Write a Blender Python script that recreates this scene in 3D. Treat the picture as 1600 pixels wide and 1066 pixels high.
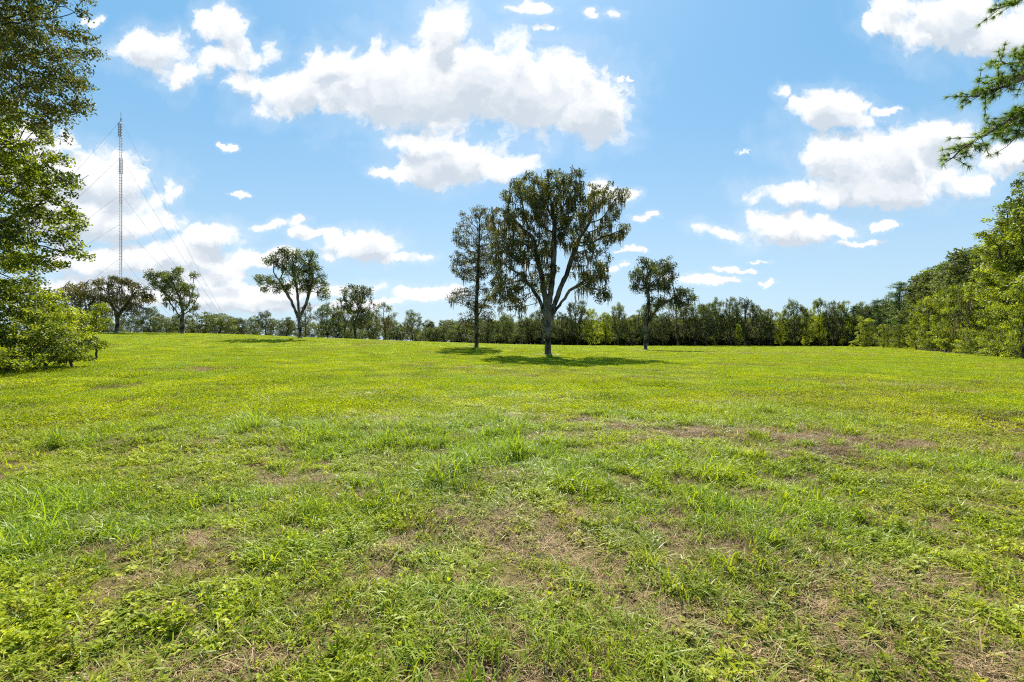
import bpy, math, random
import numpy as np
from mathutils import Vector
R = math.radians
rng = np.random.default_rng(7)
random.seed(7)
scene = bpy.context.scene
for o in list(bpy.data.objects):
    bpy.data.objects.remove(o)

# ------------------------------------------------------------------ camera
EYE = 1.6
F = 720.0                      # focal length in photograph pixels (1600 wide)
cam_d = bpy.data.cameras.new('camera')
cam_d.sensor_width = 36.0
cam_d.lens = 36.0 * F / 1600.0
cam_d.clip_start = 0.05
cam_d.clip_end = 20000
cam = bpy.data.objects.new('camera', cam_d)
scene.collection.objects.link(cam)
cam.location = (0, 0, EYE)
cam.rotation_euler = (R(90), 0, 0)
scene.camera = cam
scene.render.resolution_x, scene.render.resolution_y = 1024, 682

# ------------------------------------------------------------------ light
SUN_EL, SUN_AZ = R(49), R(0)          # azimuth from +Y towards +X
sdir = Vector((math.sin(SUN_AZ) * math.cos(SUN_EL), math.cos(SUN_AZ) * math.cos(SUN_EL), math.sin(SUN_EL)))
sun_d = bpy.data.lights.new('sun', 'SUN')
sun_d.energy = 5.0
sun_d.angle = R(0.5)
sun_d.color = (1.0, 0.95, 0.86)
sun = bpy.data.objects.new('sun', sun_d)
scene.collection.objects.link(sun)
sun.rotation_euler = (-sdir).to_track_quat('-Z', 'Y').to_euler()
sun.location = (0, 0, 50)

scene.view_settings.view_transform = 'Standard'
scene.view_settings.look = 'None'
scene.view_settings.exposure = 1.25
scene.view_settings.gamma = 1
scene.cycles.max_bounces = 5
scene.cycles.diffuse_bounces = 2
scene.cycles.transmission_bounces = 3
scene.cycles.glossy_bounces = 1
scene.cycles.use_denoising = False
scene.cycles.use_adaptive_sampling = True
scene.cycles.adaptive_threshold = 0.02
scene.cycles.adaptive_min_samples = 24
scene.cycles.pixel_filter_type = 'BLACKMAN_HARRIS'
scene.cycles.filter_width = 1.15
scene.cycles.sample_clamp_indirect = 6
scene.cycles.transparent_max_bounces = 4
scene.cycles.caustics_reflective = False
scene.cycles.caustics_refractive = False

# ------------------------------------------------------------------ sky with cumulus
world = bpy.data.worlds.new("World")
scene.world = world
world.use_nodes = True
wt = world.node_tree
wt.nodes.clear()


def N(t, typ, ins=None, **props):
    n = t.nodes.new(typ)
    for k, v in props.items():
        setattr(n, k, v)
    if ins:
        for k, v in ins.items():
            s = n.inputs[k]
            if isinstance(v, bpy.types.NodeSocket):
                t.links.new(v, s)
            else:
                s.default_value = v
    return n


def M(t, op, a, b=0.0, c=0.0, clamp=False):
    n = N(t, 'ShaderNodeMath', {0: a, 1: b, 2: c}, operation=op)
    n.use_clamp = clamp
    return n.outputs[0]


def VM(t, op, a, b=(0, 0, 0), c=(0, 0, 0)):
    ins = {0: a, 1: b}
    if op == 'MULTIPLY_ADD':
        ins[2] = c
    n = N(t, 'ShaderNodeVectorMath', ins, operation=op)
    return n.outputs['Value'] if op in ('LENGTH', 'DOT_PRODUCT', 'DISTANCE') else n.outputs[0]


def SS(t, x, lo, hi, a=0.0, b=1.0):
    n = N(t, 'ShaderNodeMapRange', {0: x, 1: lo, 2: hi, 3: a, 4: b}, interpolation_type='SMOOTHSTEP')
    return n.outputs[0]


# cumulus heaps: azimuth/elevation tangents written as (x, y, rx, ry) of the photograph's measuring grid, strength
CLOUDS = [
    (700, 135, 195, 82), (590, 140, 140, 54), (690, 60, 56, 58), (845, 150, 135, 72), (915, 175, 84, 46), (780, 120, 110, 60),
    (470, 145, 80, 44), (400, 140, 46, 34), (520, 105, 60, 36),
    (700, 250, 95, 40), (620, 264, 52, 18), (780, 262, 56, 20), (660, 222, 60, 18),
    (235, 75, 62, 36), (290, 118, 52, 48), (345, 45, 50, 40), (400, 82, 50, 42), (350, 90, 50, 26),
    (150, 285, 110, 52), (110, 330, 110, 56), (245, 308, 52, 34), (190, 350, 90, 30), (75, 215, 50, 28), (30, 250, 90, 60),
    (332, 372, 58, 24), (270, 402, 120, 28), (400, 402, 62, 20), (180, 410, 140, 26),
    (440, 348, 46, 13), (492, 362, 36, 15), (568, 385, 66, 27), (640, 410, 54, 15), (540, 400, 40, 14), (375, 300, 20, 7),
    (1300, 168, 72, 34), (1240, 155, 32, 20), (1375, 168, 44, 14), (1330, 190, 60, 20),
    (1370, 250, 140, 60), (1475, 212, 78, 36), (1245, 300, 76, 25), (1350, 300, 140, 28), (1505, 285, 34, 13),
    (1122, 360, 42, 15), (1240, 357, 86, 29), (1290, 352, 48, 20), (1345, 379, 42, 6), (1382, 354, 24, 9),
    (1500, 35, 130, 60), (1388, 38, 38, 22), (1590, 60, 110, 36), (1590, 245, 60, 32),
    (935, 22, 40, 12), (1100, 437, 46, 9), (1140, 421, 30, 6), (1190, 406, 22, 4), (1195, 443, 14, 5), (1167, 235, 15, 7),
    (960, 300, 50, 20), (1005, 340, 24, 9), (970, 417, 26, 7), (985, 391, 18, 6), (825, 18, 40, 16), (850, 45, 24, 8),
    (355, 226, 15, 7), (978, 120, 12, 7), (150, 32, 20, 12), (670, 458, 70, 10),
    (330, 462, 170, 22), (480, 452, 120, 12), (150, 455, 150, 28), (300, 432, 90, 14), (420, 478, 150, 10), (560, 470, 60, 7), (230, 420, 60, 18), (1080, 440, 40, 7),
]
grp = bpy.data.node_groups.new('cumulus_field', 'ShaderNodeTree')
grp.interface.new_socket('P', in_out='INPUT', socket_type='NodeSocketVector')
grp.interface.new_socket('D', in_out='OUTPUT', socket_type='NodeSocketFloat')
gi = grp.nodes.new('NodeGroupInput')
go = grp.nodes.new('NodeGroupOutput')
P = gi.outputs[0]
cur = None
HEAPS = []
for c_ in CLOUDS:           # small clouds are ragged: break each into a few scraps
    if c_[2] < 56:
        for k_ in range(3):
            HEAPS.append((c_[0] + (k_ - 1) * c_[2] * 0.55 + random.uniform(-.2, .2) * c_[2], c_[1] + random.uniform(-.45, .45) * c_[3],
                          c_[2] * random.uniform(.40, .65), c_[3] * random.uniform(.55, .95)))
    else:
        HEAPS.append(c_)
for (cx, cy, rx, ry) in HEAPS:
    rx, ry = rx / F, ry / F
    u, v = (cx - 800) / F, (533 - cy) / F
    q = VM(grp, 'MULTIPLY_ADD', P, (1 / rx, 1 / ry, 0), (-u / rx, -v / ry, 0))
    l = VM(grp, 'DOT_PRODUCT', q, q)
    if rx * F < 36:
        l = M(grp, 'ADD', l, 0.22)
    cur = l if cur is None else N(grp, 'ShaderNodeMath', {0: cur, 1: l, 2: 0.5}, operation='SMOOTH_MIN').outputs[0]
cur = M(grp, 'SQRT', M(grp, 'MAXIMUM', cur, 0.0))
D0 = M(grp, 'SUBTRACT', 1.0, cur)
n1 = N(grp, 'ShaderNodeTexNoise', {'Vector': P, 'Scale': 7.0, 'Detail': 7.0, 'Roughness': 0.60, 'Distortion': 0.2}).outputs[0]
vb = N(grp, 'ShaderNodeTexVoronoi', {'Vector': P, 'Scale': 15.0, 'Detail': 3.0, 'Roughness': 0.55, 'Lacunarity': 2.3, 'Smoothness': 0.35}, feature='SMOOTH_F1', normalize=True)
D1 = M(grp, 'ADD', M(grp, 'MULTIPLY_ADD', M(grp, 'SUBTRACT', n1, 0.5), 2.0, D0), M(grp, 'MULTIPLY_ADD', vb.outputs['Distance'], -1.35, 0.50))
grp.links.new(D1, go.inputs[0])

tc = N(wt, 'ShaderNodeTexCoord')
sep = N(wt, 'ShaderNodeSeparateXYZ', {0: tc.outputs['Generated']})
yy = M(wt, 'MAXIMUM', sep.outputs[1], 0.02)
uv = N(wt, 'ShaderNodeCombineXYZ', {0: M(wt, 'DIVIDE', sep.outputs[0], yy), 1: M(wt, 'DIVIDE', sep.outputs[2], yy), 2: 0.0}).outputs[0]
warp = N(wt, 'ShaderNodeTexNoise', {'Vector': uv, 'Scale': 9.0, 'Detail': 5.0, 'Roughness': 0.55})
uvw = VM(wt, 'MULTIPLY_ADD', VM(wt, 'SUBTRACT', warp.outputs['Color'], (0.5, 0.5, 0.5)), (0.07, 0.05, 0.0), uv)
warp2 = N(wt, 'ShaderNodeTexNoise', {'Vector': uv, 'Scale': 26.0, 'Detail': 7.0, 'Roughness': 0.68})
uvw = VM(wt, 'MULTIPLY_ADD', VM(wt, 'SUBTRACT', warp2.outputs['Color'], (0.5, 0.5, 0.5)), (0.055, 0.035, 0.0), uvw)


def field(vec):
    g = wt.nodes.new('ShaderNodeGroup')
    g.node_tree = grp
    wt.links.new(vec, g.inputs[0])
    return g.outputs[0]


Dm = field(uvw)
Du = field(VM(wt, 'ADD', uvw, (-0.004, 0.034, 0)))
front = SS(wt, sep.outputs[1], 0.05, 0.2)
alpha = M(wt, 'MULTIPLY', SS(wt, Dm, -0.02, 0.46), front)
veil = M(wt, 'MULTIPLY', SS(wt, Dm, -0.6, 0.2, 0.0, 0.16), front)
alpha = M(wt, 'MAXIMUM', alpha, veil)
thick = SS(wt, Du, 0.15, 0.85)
puff = N(wt, 'ShaderNodeTexNoise', {'Vector': uvw, 'Scale': 16.0, 'Detail': 6.0, 'Roughness': 0.55}).outputs[0]
relief = SS(wt, M(wt, 'SUBTRACT', Du, Dm), -0.25, 0.40)
shade = M(wt, 'MULTIPLY', thick, M(wt, 'MULTIPLY_ADD', relief, 0.40, M(wt, 'MULTIPLY', SS(wt, puff, 0.32, 0.62, 0.65, 1.0), 0.72)), clamp=True)
rampc = N(wt, 'ShaderNodeMix', {0: shade, 6: (5.3, 5.35, 5.4, 1), 7: (3.25, 3.65, 4.1, 1)}, data_type='RGBA')

sky = N(wt, 'ShaderNodeTexSky', sky_type='NISHITA')
sky.sun_disc = False
sky.sun_elevation = SUN_EL
sky.sun_rotation = SUN_AZ
sky.air_density = 1.0
sky.dust_density = 1.0
sky.ozone_density = 1.6
# clear air: the sky model evened out with the blue of a humid summer day, paler near the ground
elev = sep.outputs[2]
airc = N(wt, 'ShaderNodeMix', {0: SS(wt, elev, -0.02, 0.50), 6: (2.5, 3.6, 4.45, 1), 7: (0.90, 2.45, 4.1, 1)}, data_type='RGBA').outputs[2]
skyh = N(wt, 'ShaderNodeMix', {0: 0.85, 6: sky.outputs[0], 7: airc}, data_type='RGBA')
mixc = N(wt, 'ShaderNodeMix', {0: alpha, 6: skyh.outputs[2], 7: rampc.outputs[2]}, data_type='RGBA')
bg = N(wt, 'ShaderNodeBackground', {0: mixc.outputs[2], 1: 0.085})
wo = N(wt, 'ShaderNodeOutputWorld', {0: bg.outputs[0]})
world.cycles.sampling_method = 'MANUAL'
world.cycles.sample_map_resolution = 1024

# ------------------------------------------------------------------ helpers


def noise2(x, y, seed=0):
    """smooth value noise 0..1"""
    xi, yi = np.floor(x).astype(np.int64), np.floor(y).astype(np.int64)
    fx, fy = x - xi, y - yi
    fx, fy = fx * fx * (3 - 2 * fx), fy * fy * (3 - 2 * fy)

    def h(a, b):
        n = (a * 374761393 + b * 668265263 + seed * 974634777) & 0x7fffffff
        n = ((n ^ (n >> 13)) * 1274126177) & 0x7fffffff
        return ((n ^ (n >> 16)) & 0xffff) / 65535.0
    return (h(xi, yi) * (1 - fx) + h(xi + 1, yi) * fx) * (1 - fy) + (h(xi, yi + 1) * (1 - fx) + h(xi + 1, yi + 1) * fx) * fy


def fbm(x, y, seed=0, o=4):
    s, a, t = 0, 0.5, 0
    for k in range(o):
        s = s + a * noise2(x * 2 ** k + 13.7 * k, y * 2 ** k + 7.1 * k, seed + k)
        t += a
        a *= 0.5
    return s / t


# terrain heights: soft rises fitted to where things stand (x, y, z)
CTRL = []
for px, py, Y in [(180, 521, 105), (290, 521, 110), (400, 524, 112), (470, 529, 78), (560, 532.5, 120), (660, 535, 130), (745, 543, 60),
                  (857, 557, 45), (1008, 548, 80), (850, 539.5, 160), (1100, 540, 165), (1400, 540, 165), (1430, 546, 96), (1600, 560, 46),
                  (0, 577, 17), (100, 562, 24), (300, 548, 50), (500, 600, 17), (1200, 620, 13), (800, 700, 6.9), (150, 535, 60),
                  (600, 560, 38), (1200, 570, 31), (1500, 700, 6.9), (100, 700, 6.9)]:
    CTRL.append(((px - 800) / F * Y, Y, EYE + (533 - py) / F * Y))
CTRL += [(x, y, 0.0) for x in (-400, -150, 0, 150, 400) for y in (330, 600)] + [(x, y, 0.0) for x in (-300, -60, 60, 300) for y in (-60, -250)] + \
        [(250, 60, 0), (250, 160, 0), (-260, 60, 2.0), (-260, 180, 2.0), (-90, 15, 1.4), (0, 0, 0), (-150, 150, 2.6)]
CTRL = np.array(CTRL)
_d = np.hypot(CTRL[:, None, 0] - CTRL[None, :, 0], CTRL[:, None, 1] - CTRL[None, :, 1])
_w = np.linalg.solve(np.sqrt(_d ** 2 + 8.0 ** 2) + np.eye(len(CTRL)) * -2.0, CTRL[:, 2])


def hgt(x, y):
    x, y = np.atleast_1d(np.asarray(x, float)), np.atleast_1d(np.asarray(y, float))
    out = np.zeros(x.shape)
    for (cx, cy, _), w in zip(CTRL, _w):
        out += w * np.sqrt((x - cx) ** 2 + (y - cy) ** 2 + 64.0)
    far = np.clip((np.hypot(x, y) - 330) / 300, 0, 1)
    return out * (1 - far) + 0.0 * far


def h1(x, y):
    return float(hgt(x, y)[0])


def micro(x, y):
    near = np.clip(1.3 - np.hypot(x, y) / 60, 0, 1)
    return ((fbm(x * 1.1, y * 1.1, 3) - 0.5) * 0.12 + (fbm(x * 0.25, y * 0.25, 9) - 0.5) * 0.22) * near


def gp(px, py):
    """ground point seen at that place of the measuring grid"""
    Y = EYE * F / max(py - 533, 3)
    for _ in range(25):
        z = h1((px - 800) / F * Y, Y)
        Y = 0.5 * Y + 0.5 * np.clip((EYE - z) * F / max(py - 533, 3), 2, 200)
    return (px - 800) / F * Y, Y


# dry / brown stretches of the field (px, py, half width, half height, strength)
DRY = [(1120, 682, 80, 8, 1.3), (1230, 695, 90, 12, 1.5), (1400, 690, 130, 8, 1.3), (1340, 745, 60, 8, .75), (1430, 785, 60, 8, .6), (838, 648, 26, 8, 1.8), (905, 655, 28, 5, .8),
       (985, 672, 50, 5, .7), (840, 685, 45, 8, .5), (1460, 930, 100, 30, .75), (1540, 1010, 80, 40, .9), (960, 960, 60, 32, .8), (1040, 1010, 50, 30, .55), (1240, 870, 60, 30, .7), (560, 880, 60, 24, .55),
       (230, 930, 45, 35, .6), (200, 800, 60, 16, .6), (820, 750, 50, 16, .5), (630, 590, 60, 4, 1.2), (700, 575, 90, 3, 1.1), (610, 725, 40, 10, .4), (30, 640, 30, 6, .7), (290, 578, 70, 4, .6),
       (1060, 560, 60, 2.5, .5), (1200, 553, 120, 2.5, .7), (470, 535, 60, 2, .5), (450, 1000, 60, 40, .5), (700, 830, 50, 18, .5), (1480, 700, 70, 8, .6), (660, 960, 60, 20, .4), (900, 850, 50, 20, .5), (1330, 640, 70, 4, .35)]
DRYW = []
for px, py, hw, hh, s in DRY:
    x, y = gp(px, py)
    x2, _ = gp(px + hw, py)
    _, yn = gp(px, py + hh)
    _, yf = gp(px, max(py - hh, 536))
    DRYW.append((x, (yn + yf) / 2, abs(x2 - x), max(abs(yf - yn) / 2, 0.12) * (1.7 if 600 < py < 740 else 1.0), s if py < 740 else s * 0.66))


def dryness(x, y):
    wx = x + (fbm(x * 1.7, y * 1.7, 21) - .5) * 1.2
    wy = y + (fbm(x * 1.7, y * 1.7, 31) - .5) * 1.2
    d = np.zeros_like(x)
    for cx, cy, rx, ry, s in DRYW:
        q = ((wx - cx) / rx) ** 2 + ((wy - cy) / ry) ** 2
        d = np.maximum(d, 1.25 * s * np.exp(-q ** 1.5 * 0.8))
    n = fbm(x * 2.3, y * 2.3, 5, 4)
    n2 = fbm(x * 0.13, y * 0.13, 15, 4)
    base = np.clip((n - 0.55) * 4.0, 0, 1) * np.clip(1.15 - np.hypot(x, y) / 26, 0.15, 1) + np.clip((n2 - 0.60) * 3.0, 0, .5)
    return np.clip(np.maximum(d * np.clip((n - 0.33) * 3.4, 0.1, 1.2), base * 0.60), 0, 1)


def lush(x, y):          # 0 yellowish weedy turf, 1 dark blue-green blade grass
    a = fbm(x * 0.5 + 40, y * 0.5, 55, 4)
    b = np.clip((x + 4) / 10, 0, 1) * np.clip(1.3 - np.hypot(x, y) / 12, 0, 1)
    c = np.clip((-2.2 - x) / 2, 0, 1) * np.clip(1.4 - np.hypot(x, y) / 7, 0, 1)
    return np.clip((a - 0.45) * 3.0 + 0.35 * b + 0.35 * c, 0, 1)


def newmesh(name, V, faces, mats, mi=None, smooth=False, attrs=None):
    """V (n,3); faces list of (m,k) int arrays"""
    me = bpy.data.meshes.new(name)
    V = np.asarray(V, np.float32)
    me.vertices.add(len(V))
    me.vertices.foreach_set('co', V.ravel())
    faces = [np.asarray(f, np.int32) for f in faces if len(f)]
    loops = np.concatenate([f.ravel() for f in faces])
    tot = np.concatenate([np.full(len(f), f.shape[1], np.int32) for f in faces])
    start = np.concatenate([[0], np.cumsum(tot)[:-1]]).astype(np.int32)
    me.loops.add(len(loops))
    me.loops.foreach_set('vertex_index', loops)
    me.polygons.add(len(tot))
    me.polygons.foreach_set('loop_start', start)
    for m in mats:
        me.materials.append(m)
    if mi is not None:
        me.polygons.foreach_set('material_index', np.asarray(mi, np.int32))
    me.polygons.foreach_set('use_smooth', np.full(len(tot), smooth, bool))
    if attrs:
        for k, (dom, arr) in attrs.items():
            a = me.attributes.new(k, 'FLOAT', dom)
            a.data.foreach_set('value', np.asarray(arr, np.float32))
    me.update(calc_edges=True)
    return me


def link(name, me, parent=None, coll=None):
    o = bpy.data.objects.new(name, me)
    (coll or scene.collection).objects.link(o)
    if parent:
        o.parent = parent
    return o


def thing(name, label, cat, loc=(0, 0, 0), rz=0.0, group=None):
    o = bpy.data.objects.new(name, None)
    o.empty_display_size = 0.3
    scene.collection.objects.link(o)
    o.location = loc
    o.rotation_euler = (0, 0, rz)
    o['label'] = label
    o['category'] = cat
    if group:
        o['group'] = group
    return o


def copy_thing(root, label, loc, rz, scl, group):
    r = root.copy()
    scene.collection.objects.link(r)
    r.location, r.rotation_euler = loc, (0, 0, rz)
    r.scale = scl
    r['label'] = label
    r['group'] = group
    for ch in root.children:
        c = ch.copy()
        scene.collection.objects.link(c)
        c.parent = r
    return r


# ------------------------------------------------------------------ materials
def mat(name):
    m = bpy.data.materials.new(name)
    m.use_nodes = True
    t = m.node_tree
    t.nodes.clear()
    return m, t, N(t, 'ShaderNodeOutputMaterial')


def leaf_mat(name, dark, light, trans=0.4, tcol=None, rough=0.45, spec=0.35, inst=False, dry=None, scale=0.25):
    """leaf colour runs from dark to light by each leaf's own tone; part of the light passes through the blade"""
    m, t, out = mat(name)
    a = N(t, 'ShaderNodeAttribute', attribute_name='tone').outputs['Fac']
    tc_ = N(t, 'ShaderNodeTexCoord')
    geo = N(t, 'ShaderNodeNewGeometry').outputs['Position']
    nz = N(t, 'ShaderNodeTexNoise', {'Vector': geo, 'Scale': scale, 'Detail': 3.0}).outputs[0]
    oi = N(t, 'ShaderNodeObjectInfo').outputs['Random']
    f = M(t, 'ADD', M(t, 'MULTIPLY', a, 0.65), M(t, 'MULTIPLY_ADD', M(t, 'SUBTRACT', nz, 0.5), 1.1, 0.12), clamp=True)
    f = M(t, 'MULTIPLY_ADD', M(t, 'SUBTRACT', oi, 0.5), 0.48, f, clamp=True)
    c = N(t, 'ShaderNodeMix', {0: f, 6: (*dark, 1), 7: (*light, 1)}, data_type='RGBA').outputs[2]
    if inst:
        la = N(t, 'ShaderNodeAttribute', attribute_name='lushness', attribute_type='INSTANCER').outputs['Fac']
        c = N(t, 'ShaderNodeMix', {0: la, 6: c, 7: (*inst, 1)}, data_type='RGBA').outputs[2]
    if dry:
        dd = N(t, 'ShaderNodeAttribute', attribute_name='dryness', attribute_type='INSTANCER').outputs['Fac']
        g = M(t, 'MULTIPLY', dd, M(t, 'MULTIPLY_ADD', a, 0.8, 0.0), clamp=True)
        c = N(t, 'ShaderNodeMix', {0: g, 6: c, 7: (*dry, 1)}, data_type='RGBA').outputs[2]
    pr = N(t, 'ShaderNodeBsdfPrincipled', {'Base Color': c, 'Roughness': rough, 'Specular IOR Level': spec})
    tcol = tcol or (1.25, 1.35, 0.55)
    tcn = N(t, 'ShaderNodeMix', {0: 1.0, 6: c, 7: (*tcol, 1)}, data_type='RGBA', blend_type='MULTIPLY').outputs[2]
    tr = N(t, 'ShaderNodeBsdfTranslucent', {0: tcn})
    mx = N(t, 'ShaderNodeMixShader', {0: trans, 1: pr.outputs[0], 2: tr.outputs[0]})
    t.links.new(mx.outputs[0], out.inputs[0])
    return m


def bark_mat(name, c1, c2, sc=4.0):
    m, t, out = mat(name)
    tc_ = N(t, 'ShaderNodeTexCoord')
    st = VM(t, 'MULTIPLY', tc_.outputs['Object'], (1, 1, 0.22))
    nz = N(t, 'ShaderNodeTexNoise', {'Vector': st, 'Scale': sc, 'Detail': 8.0, 'Roughness': 0.7}).outputs[0]
    n2 = N(t, 'ShaderNodeTexNoise', {'Vector': tc_.outputs['Object'], 'Scale': 0.9, 'Detail': 3.0}).outputs[0]
    f = M(t, 'MULTIPLY_ADD', M(t, 'SUBTRACT', n2, 0.5), 0.9, nz, clamp=True)
    f = SS(t, f, 0.36, 0.62)
    c = N(t, 'ShaderNodeMix', {0: f, 6: (*c1, 1), 7: (*c2, 1)}, data_type='RGBA').outputs[2]
    bp = N(t, 'ShaderNodeBump', {'Strength': 0.9, 'Distance': 0.04, 'Height': nz})
    pr = N(t, 'ShaderNodeBsdfPrincipled', {'Base Color': c, 'Roughness': 0.9, 'Specular IOR Level': 0.2, 'Normal': bp.outputs[0]})
    t.links.new(pr.outputs[0], out.inputs[0])
    return m


M_OAK = leaf_mat('oak_leaf', (0.024, 0.030, 0.010), (0.165, 0.160, 0.045), trans=0.40, spec=0.25, rough=0.6)
M_OAKD = leaf_mat('dark_oak_leaf', (0.024, 0.033, 0.012), (0.185, 0.205, 0.065), trans=0.42, spec=0.25, rough=0.6)
M_BROWN = leaf_mat('sparse_brown_leaf', (0.045, 0.045, 0.014), (0.20, 0.165, 0.05), trans=0.4, spec=0.25, rough=0.6)
M_NEAR = leaf_mat('hanging_leaf', (0.035, 0.048, 0.008), (0.16, 0.15, 0.03), trans=0.36, spec=0.3, rough=0.6, scale=0.8)
M_BRIGHT = leaf_mat('bright_leaf', (0.024, 0.044, 0.007), (0.32, 0.35, 0.022), trans=0.47, spec=0.25, scale=0.5)
M_GREEN = leaf_mat('broad_leaf', (0.045, 0.068, 0.010), (0.42, 0.44, 0.038), trans=0.50, spec=0.25)
M_PINE = leaf_mat('pine_needle', (0.035, 0.065, 0.022), (0.13, 0.20, 0.05), trans=0.35, spec=0.25)
M_PINEN = leaf_mat('long_pine_needle', (0.045, 0.085, 0.010), (0.25, 0.33, 0.03), trans=0.42, spec=0.3, scale=1.5)
M_MOSS = leaf_mat('spanish_moss', (0.085, 0.078, 0.048), (0.20, 0.18, 0.11), trans=0.30, tcol=(1.1, 1.05, 0.8), rough=0.9, spec=0.05)
M_BARK = bark_mat('oak_bark', (0.022, 0.018, 0.014), (0.15, 0.13, 0.105))
M_BARKP = bark_mat('pine_bark', (0.06, 0.042, 0.03), (0.20, 0.14, 0.10), 9)

# ------------------------------------------------------------------ ground
gx = np.sinh(np.linspace(-9.2, 9.2, 561)) * 0.50
gy = 4.5 + np.sinh(np.linspace(-9.2, 9.2, 561)) * 0.50
X, Y = np.meshgrid(gx, gy)
Xf, Yf = X.ravel(), Y.ravel()
Zf = hgt(Xf, Yf) + micro(Xf, Yf)
n = len(gx)
ii = (np.arange(n - 1)[:, None] * n + np.arange(n - 1)[None, :]).ravel()
quads = np.stack([ii, ii + 1, ii + 1 + n, ii + n], 1)
mg, t, out = mat('turf_soil')
geo = N(t, 'ShaderNodeNewGeometry').outputs['Position']
dr = N(t, 'ShaderNodeAttribute', attribute_name='dryness').outputs['Fac']
lu = N(t, 'ShaderNodeAttribute', attribute_name='lushness').outputs['Fac']
nf = N(t, 'ShaderNodeTexNoise', {'Vector': geo, 'Scale': 22.0, 'Detail': 6.0, 'Roughness': 0.7}).outputs[0]
nm = N(t, 'ShaderNodeTexNoise', {'Vector': geo, 'Scale': 1.8, 'Detail': 6.0, 'Roughness': 0.65}).outputs[0]
nl = N(t, 'ShaderNodeTexNoise', {'Vector': VM(t, 'MULTIPLY', geo, (1, 0.5, 1)), 'Scale': 0.11, 'Detail': 5.0}).outputs[0]
green = N(t, 'ShaderNodeMix', {0: SS(t, nm, 0.3, 0.7), 6: (0.19, 0.22, 0.008, 1), 7: (0.28, 0.29, 0.010, 1)}, data_type='RGBA').outputs[2]
green = N(t, 'ShaderNodeMix', {0: SS(t, nl, 0.52, 0.68), 6: green, 7: (0.27, 0.26, 0.02, 1)}, data_type='RGBA').outputs[2]
soil = N(t, 'ShaderNodeMix', {0: SS(t, nf, 0.35, 0.65), 6: (0.022, 0.014, 0.008, 1), 7: (0.13, 0.085, 0.052, 1)}, data_type='RGBA').outputs[2]
dist = VM(t, 'LENGTH', geo)
soily = M(t, 'MAXIMUM', SS(t, dist, 8.0, 45.0, 0.85, 0.0), dr)
soily = M(t, 'MULTIPLY', soily, SS(t, nm, 0.2, 0.55, 0.7, 1.0))
gc = N(t, 'ShaderNodeMix', {0: soily, 6: green, 7: soil}, data_type='RGBA').outputs[2]
lit = N(t, 'ShaderNodeMix', {0: SS(t, nf, 0.35, 0.65), 6: (0.035, 0.028, 0.014, 1), 7: (0.09, 0.075, 0.035, 1)}, data_type='RGBA').outputs[2]
wd = N(t, 'ShaderNodeAttribute', attribute_name='litter').outputs['Fac']
gc = N(t, 'ShaderNodeMix', {0: wd, 6: gc, 7: lit}, data_type='RGBA').outputs[2]
bp = N(t, 'ShaderNodeBump', {'Strength': 0.8, 'Distance': 0.03, 'Height': nf})
pr = N(t, 'ShaderNodeBsdfPrincipled', {'Base Color': gc, 'Roughness': 0.95, 'Specular IOR Level': 0.1, 'Normal': bp.outputs[0]})
t.links.new(pr.outputs[0], out.inputs[0])
# wooded ground (leaf litter) begins along this edge, x and y in metres
EDGE = [(-400, 100), (-120, 110), (-85, 124), (-30, 138), (-14, 150), (8, 154), (60, 152), (110, 144), (112, 125), (84, 99), (71, 82), (60, 66), (53, 50), (46, 34), (48, 10), (60, -60)]
ex, ey = np.array(EDGE, float).T


def wooded(x, y):
    d = np.full(x.shape, 1e9)
    sg = np.zeros(x.shape)
    for q in range(len(EDGE) - 1):
        ax, ay, bx, by = ex[q], ey[q], ex[q + 1], ey[q + 1]
        L2 = (bx - ax) ** 2 + (by - ay) ** 2
        tt = np.clip(((x - ax) * (bx - ax) + (y - ay) * (by - ay)) / L2, 0, 1)
        dd = np.hypot(x - ax - tt * (bx - ax), y - ay - tt * (by - ay))
        side = (bx - ax) * (y - ay) - (by - ay) * (x - ax)
        m_ = dd < d
        d = np.where(m_, dd, d)
        sg = np.where(m_, np.sign(side), sg)
    return d * sg


me = newmesh('ground', np.stack([Xf, Yf, Zf], 1), [quads], [mg], smooth=True,
             attrs={'litter': ('POINT', np.clip(wooded(Xf, Yf) / 3, 0, 1)), 'dryness': ('POINT', dryness(Xf, Yf)), 'lushness': ('POINT', lush(Xf, Yf))})
ground = link('ground', me)
ground['kind'] = 'structure'

def rnd_unit(n_):
    v = rng.normal(size=(n_, 3))
    return v / np.linalg.norm(v, axis=1)[:, None]


def leaf_quads(C, L, W, droop=0.15, up=0.5, fold=False):
    n_ = len(C)
    nrm = rnd_unit(n_) + np.array([0, 0, up])
    nrm /= np.linalg.norm(nrm, axis=1)[:, None]
    a = np.cross(nrm, rnd_unit(n_))
    a /= np.linalg.norm(a, axis=1)[:, None] + 1e-9
    a[:, 2] -= droop
    b = np.cross(nrm, a)
    b /= np.linalg.norm(b, axis=1)[:, None] + 1e-9
    L = (L * rng.uniform(0.6, 1.3, n_))[:, None] * 0.5
    W = (W * rng.uniform(0.6, 1.3, n_))[:, None] * 0.5
    off = rng.uniform(-0.25, 0.25, (n_, 1))
    V = np.stack([C - a * L, C + b * W + a * L * off, C + a * L, C - b * W - a * L * off * 0.5 + nrm * W * 0.4], 1).reshape(-1, 3)
    Fq = np.arange(n_ * 4).reshape(-1, 4)
    return V, Fq


# ------------------------------------------------------------------ grass: plant meshes, then one instanced carpet


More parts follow.
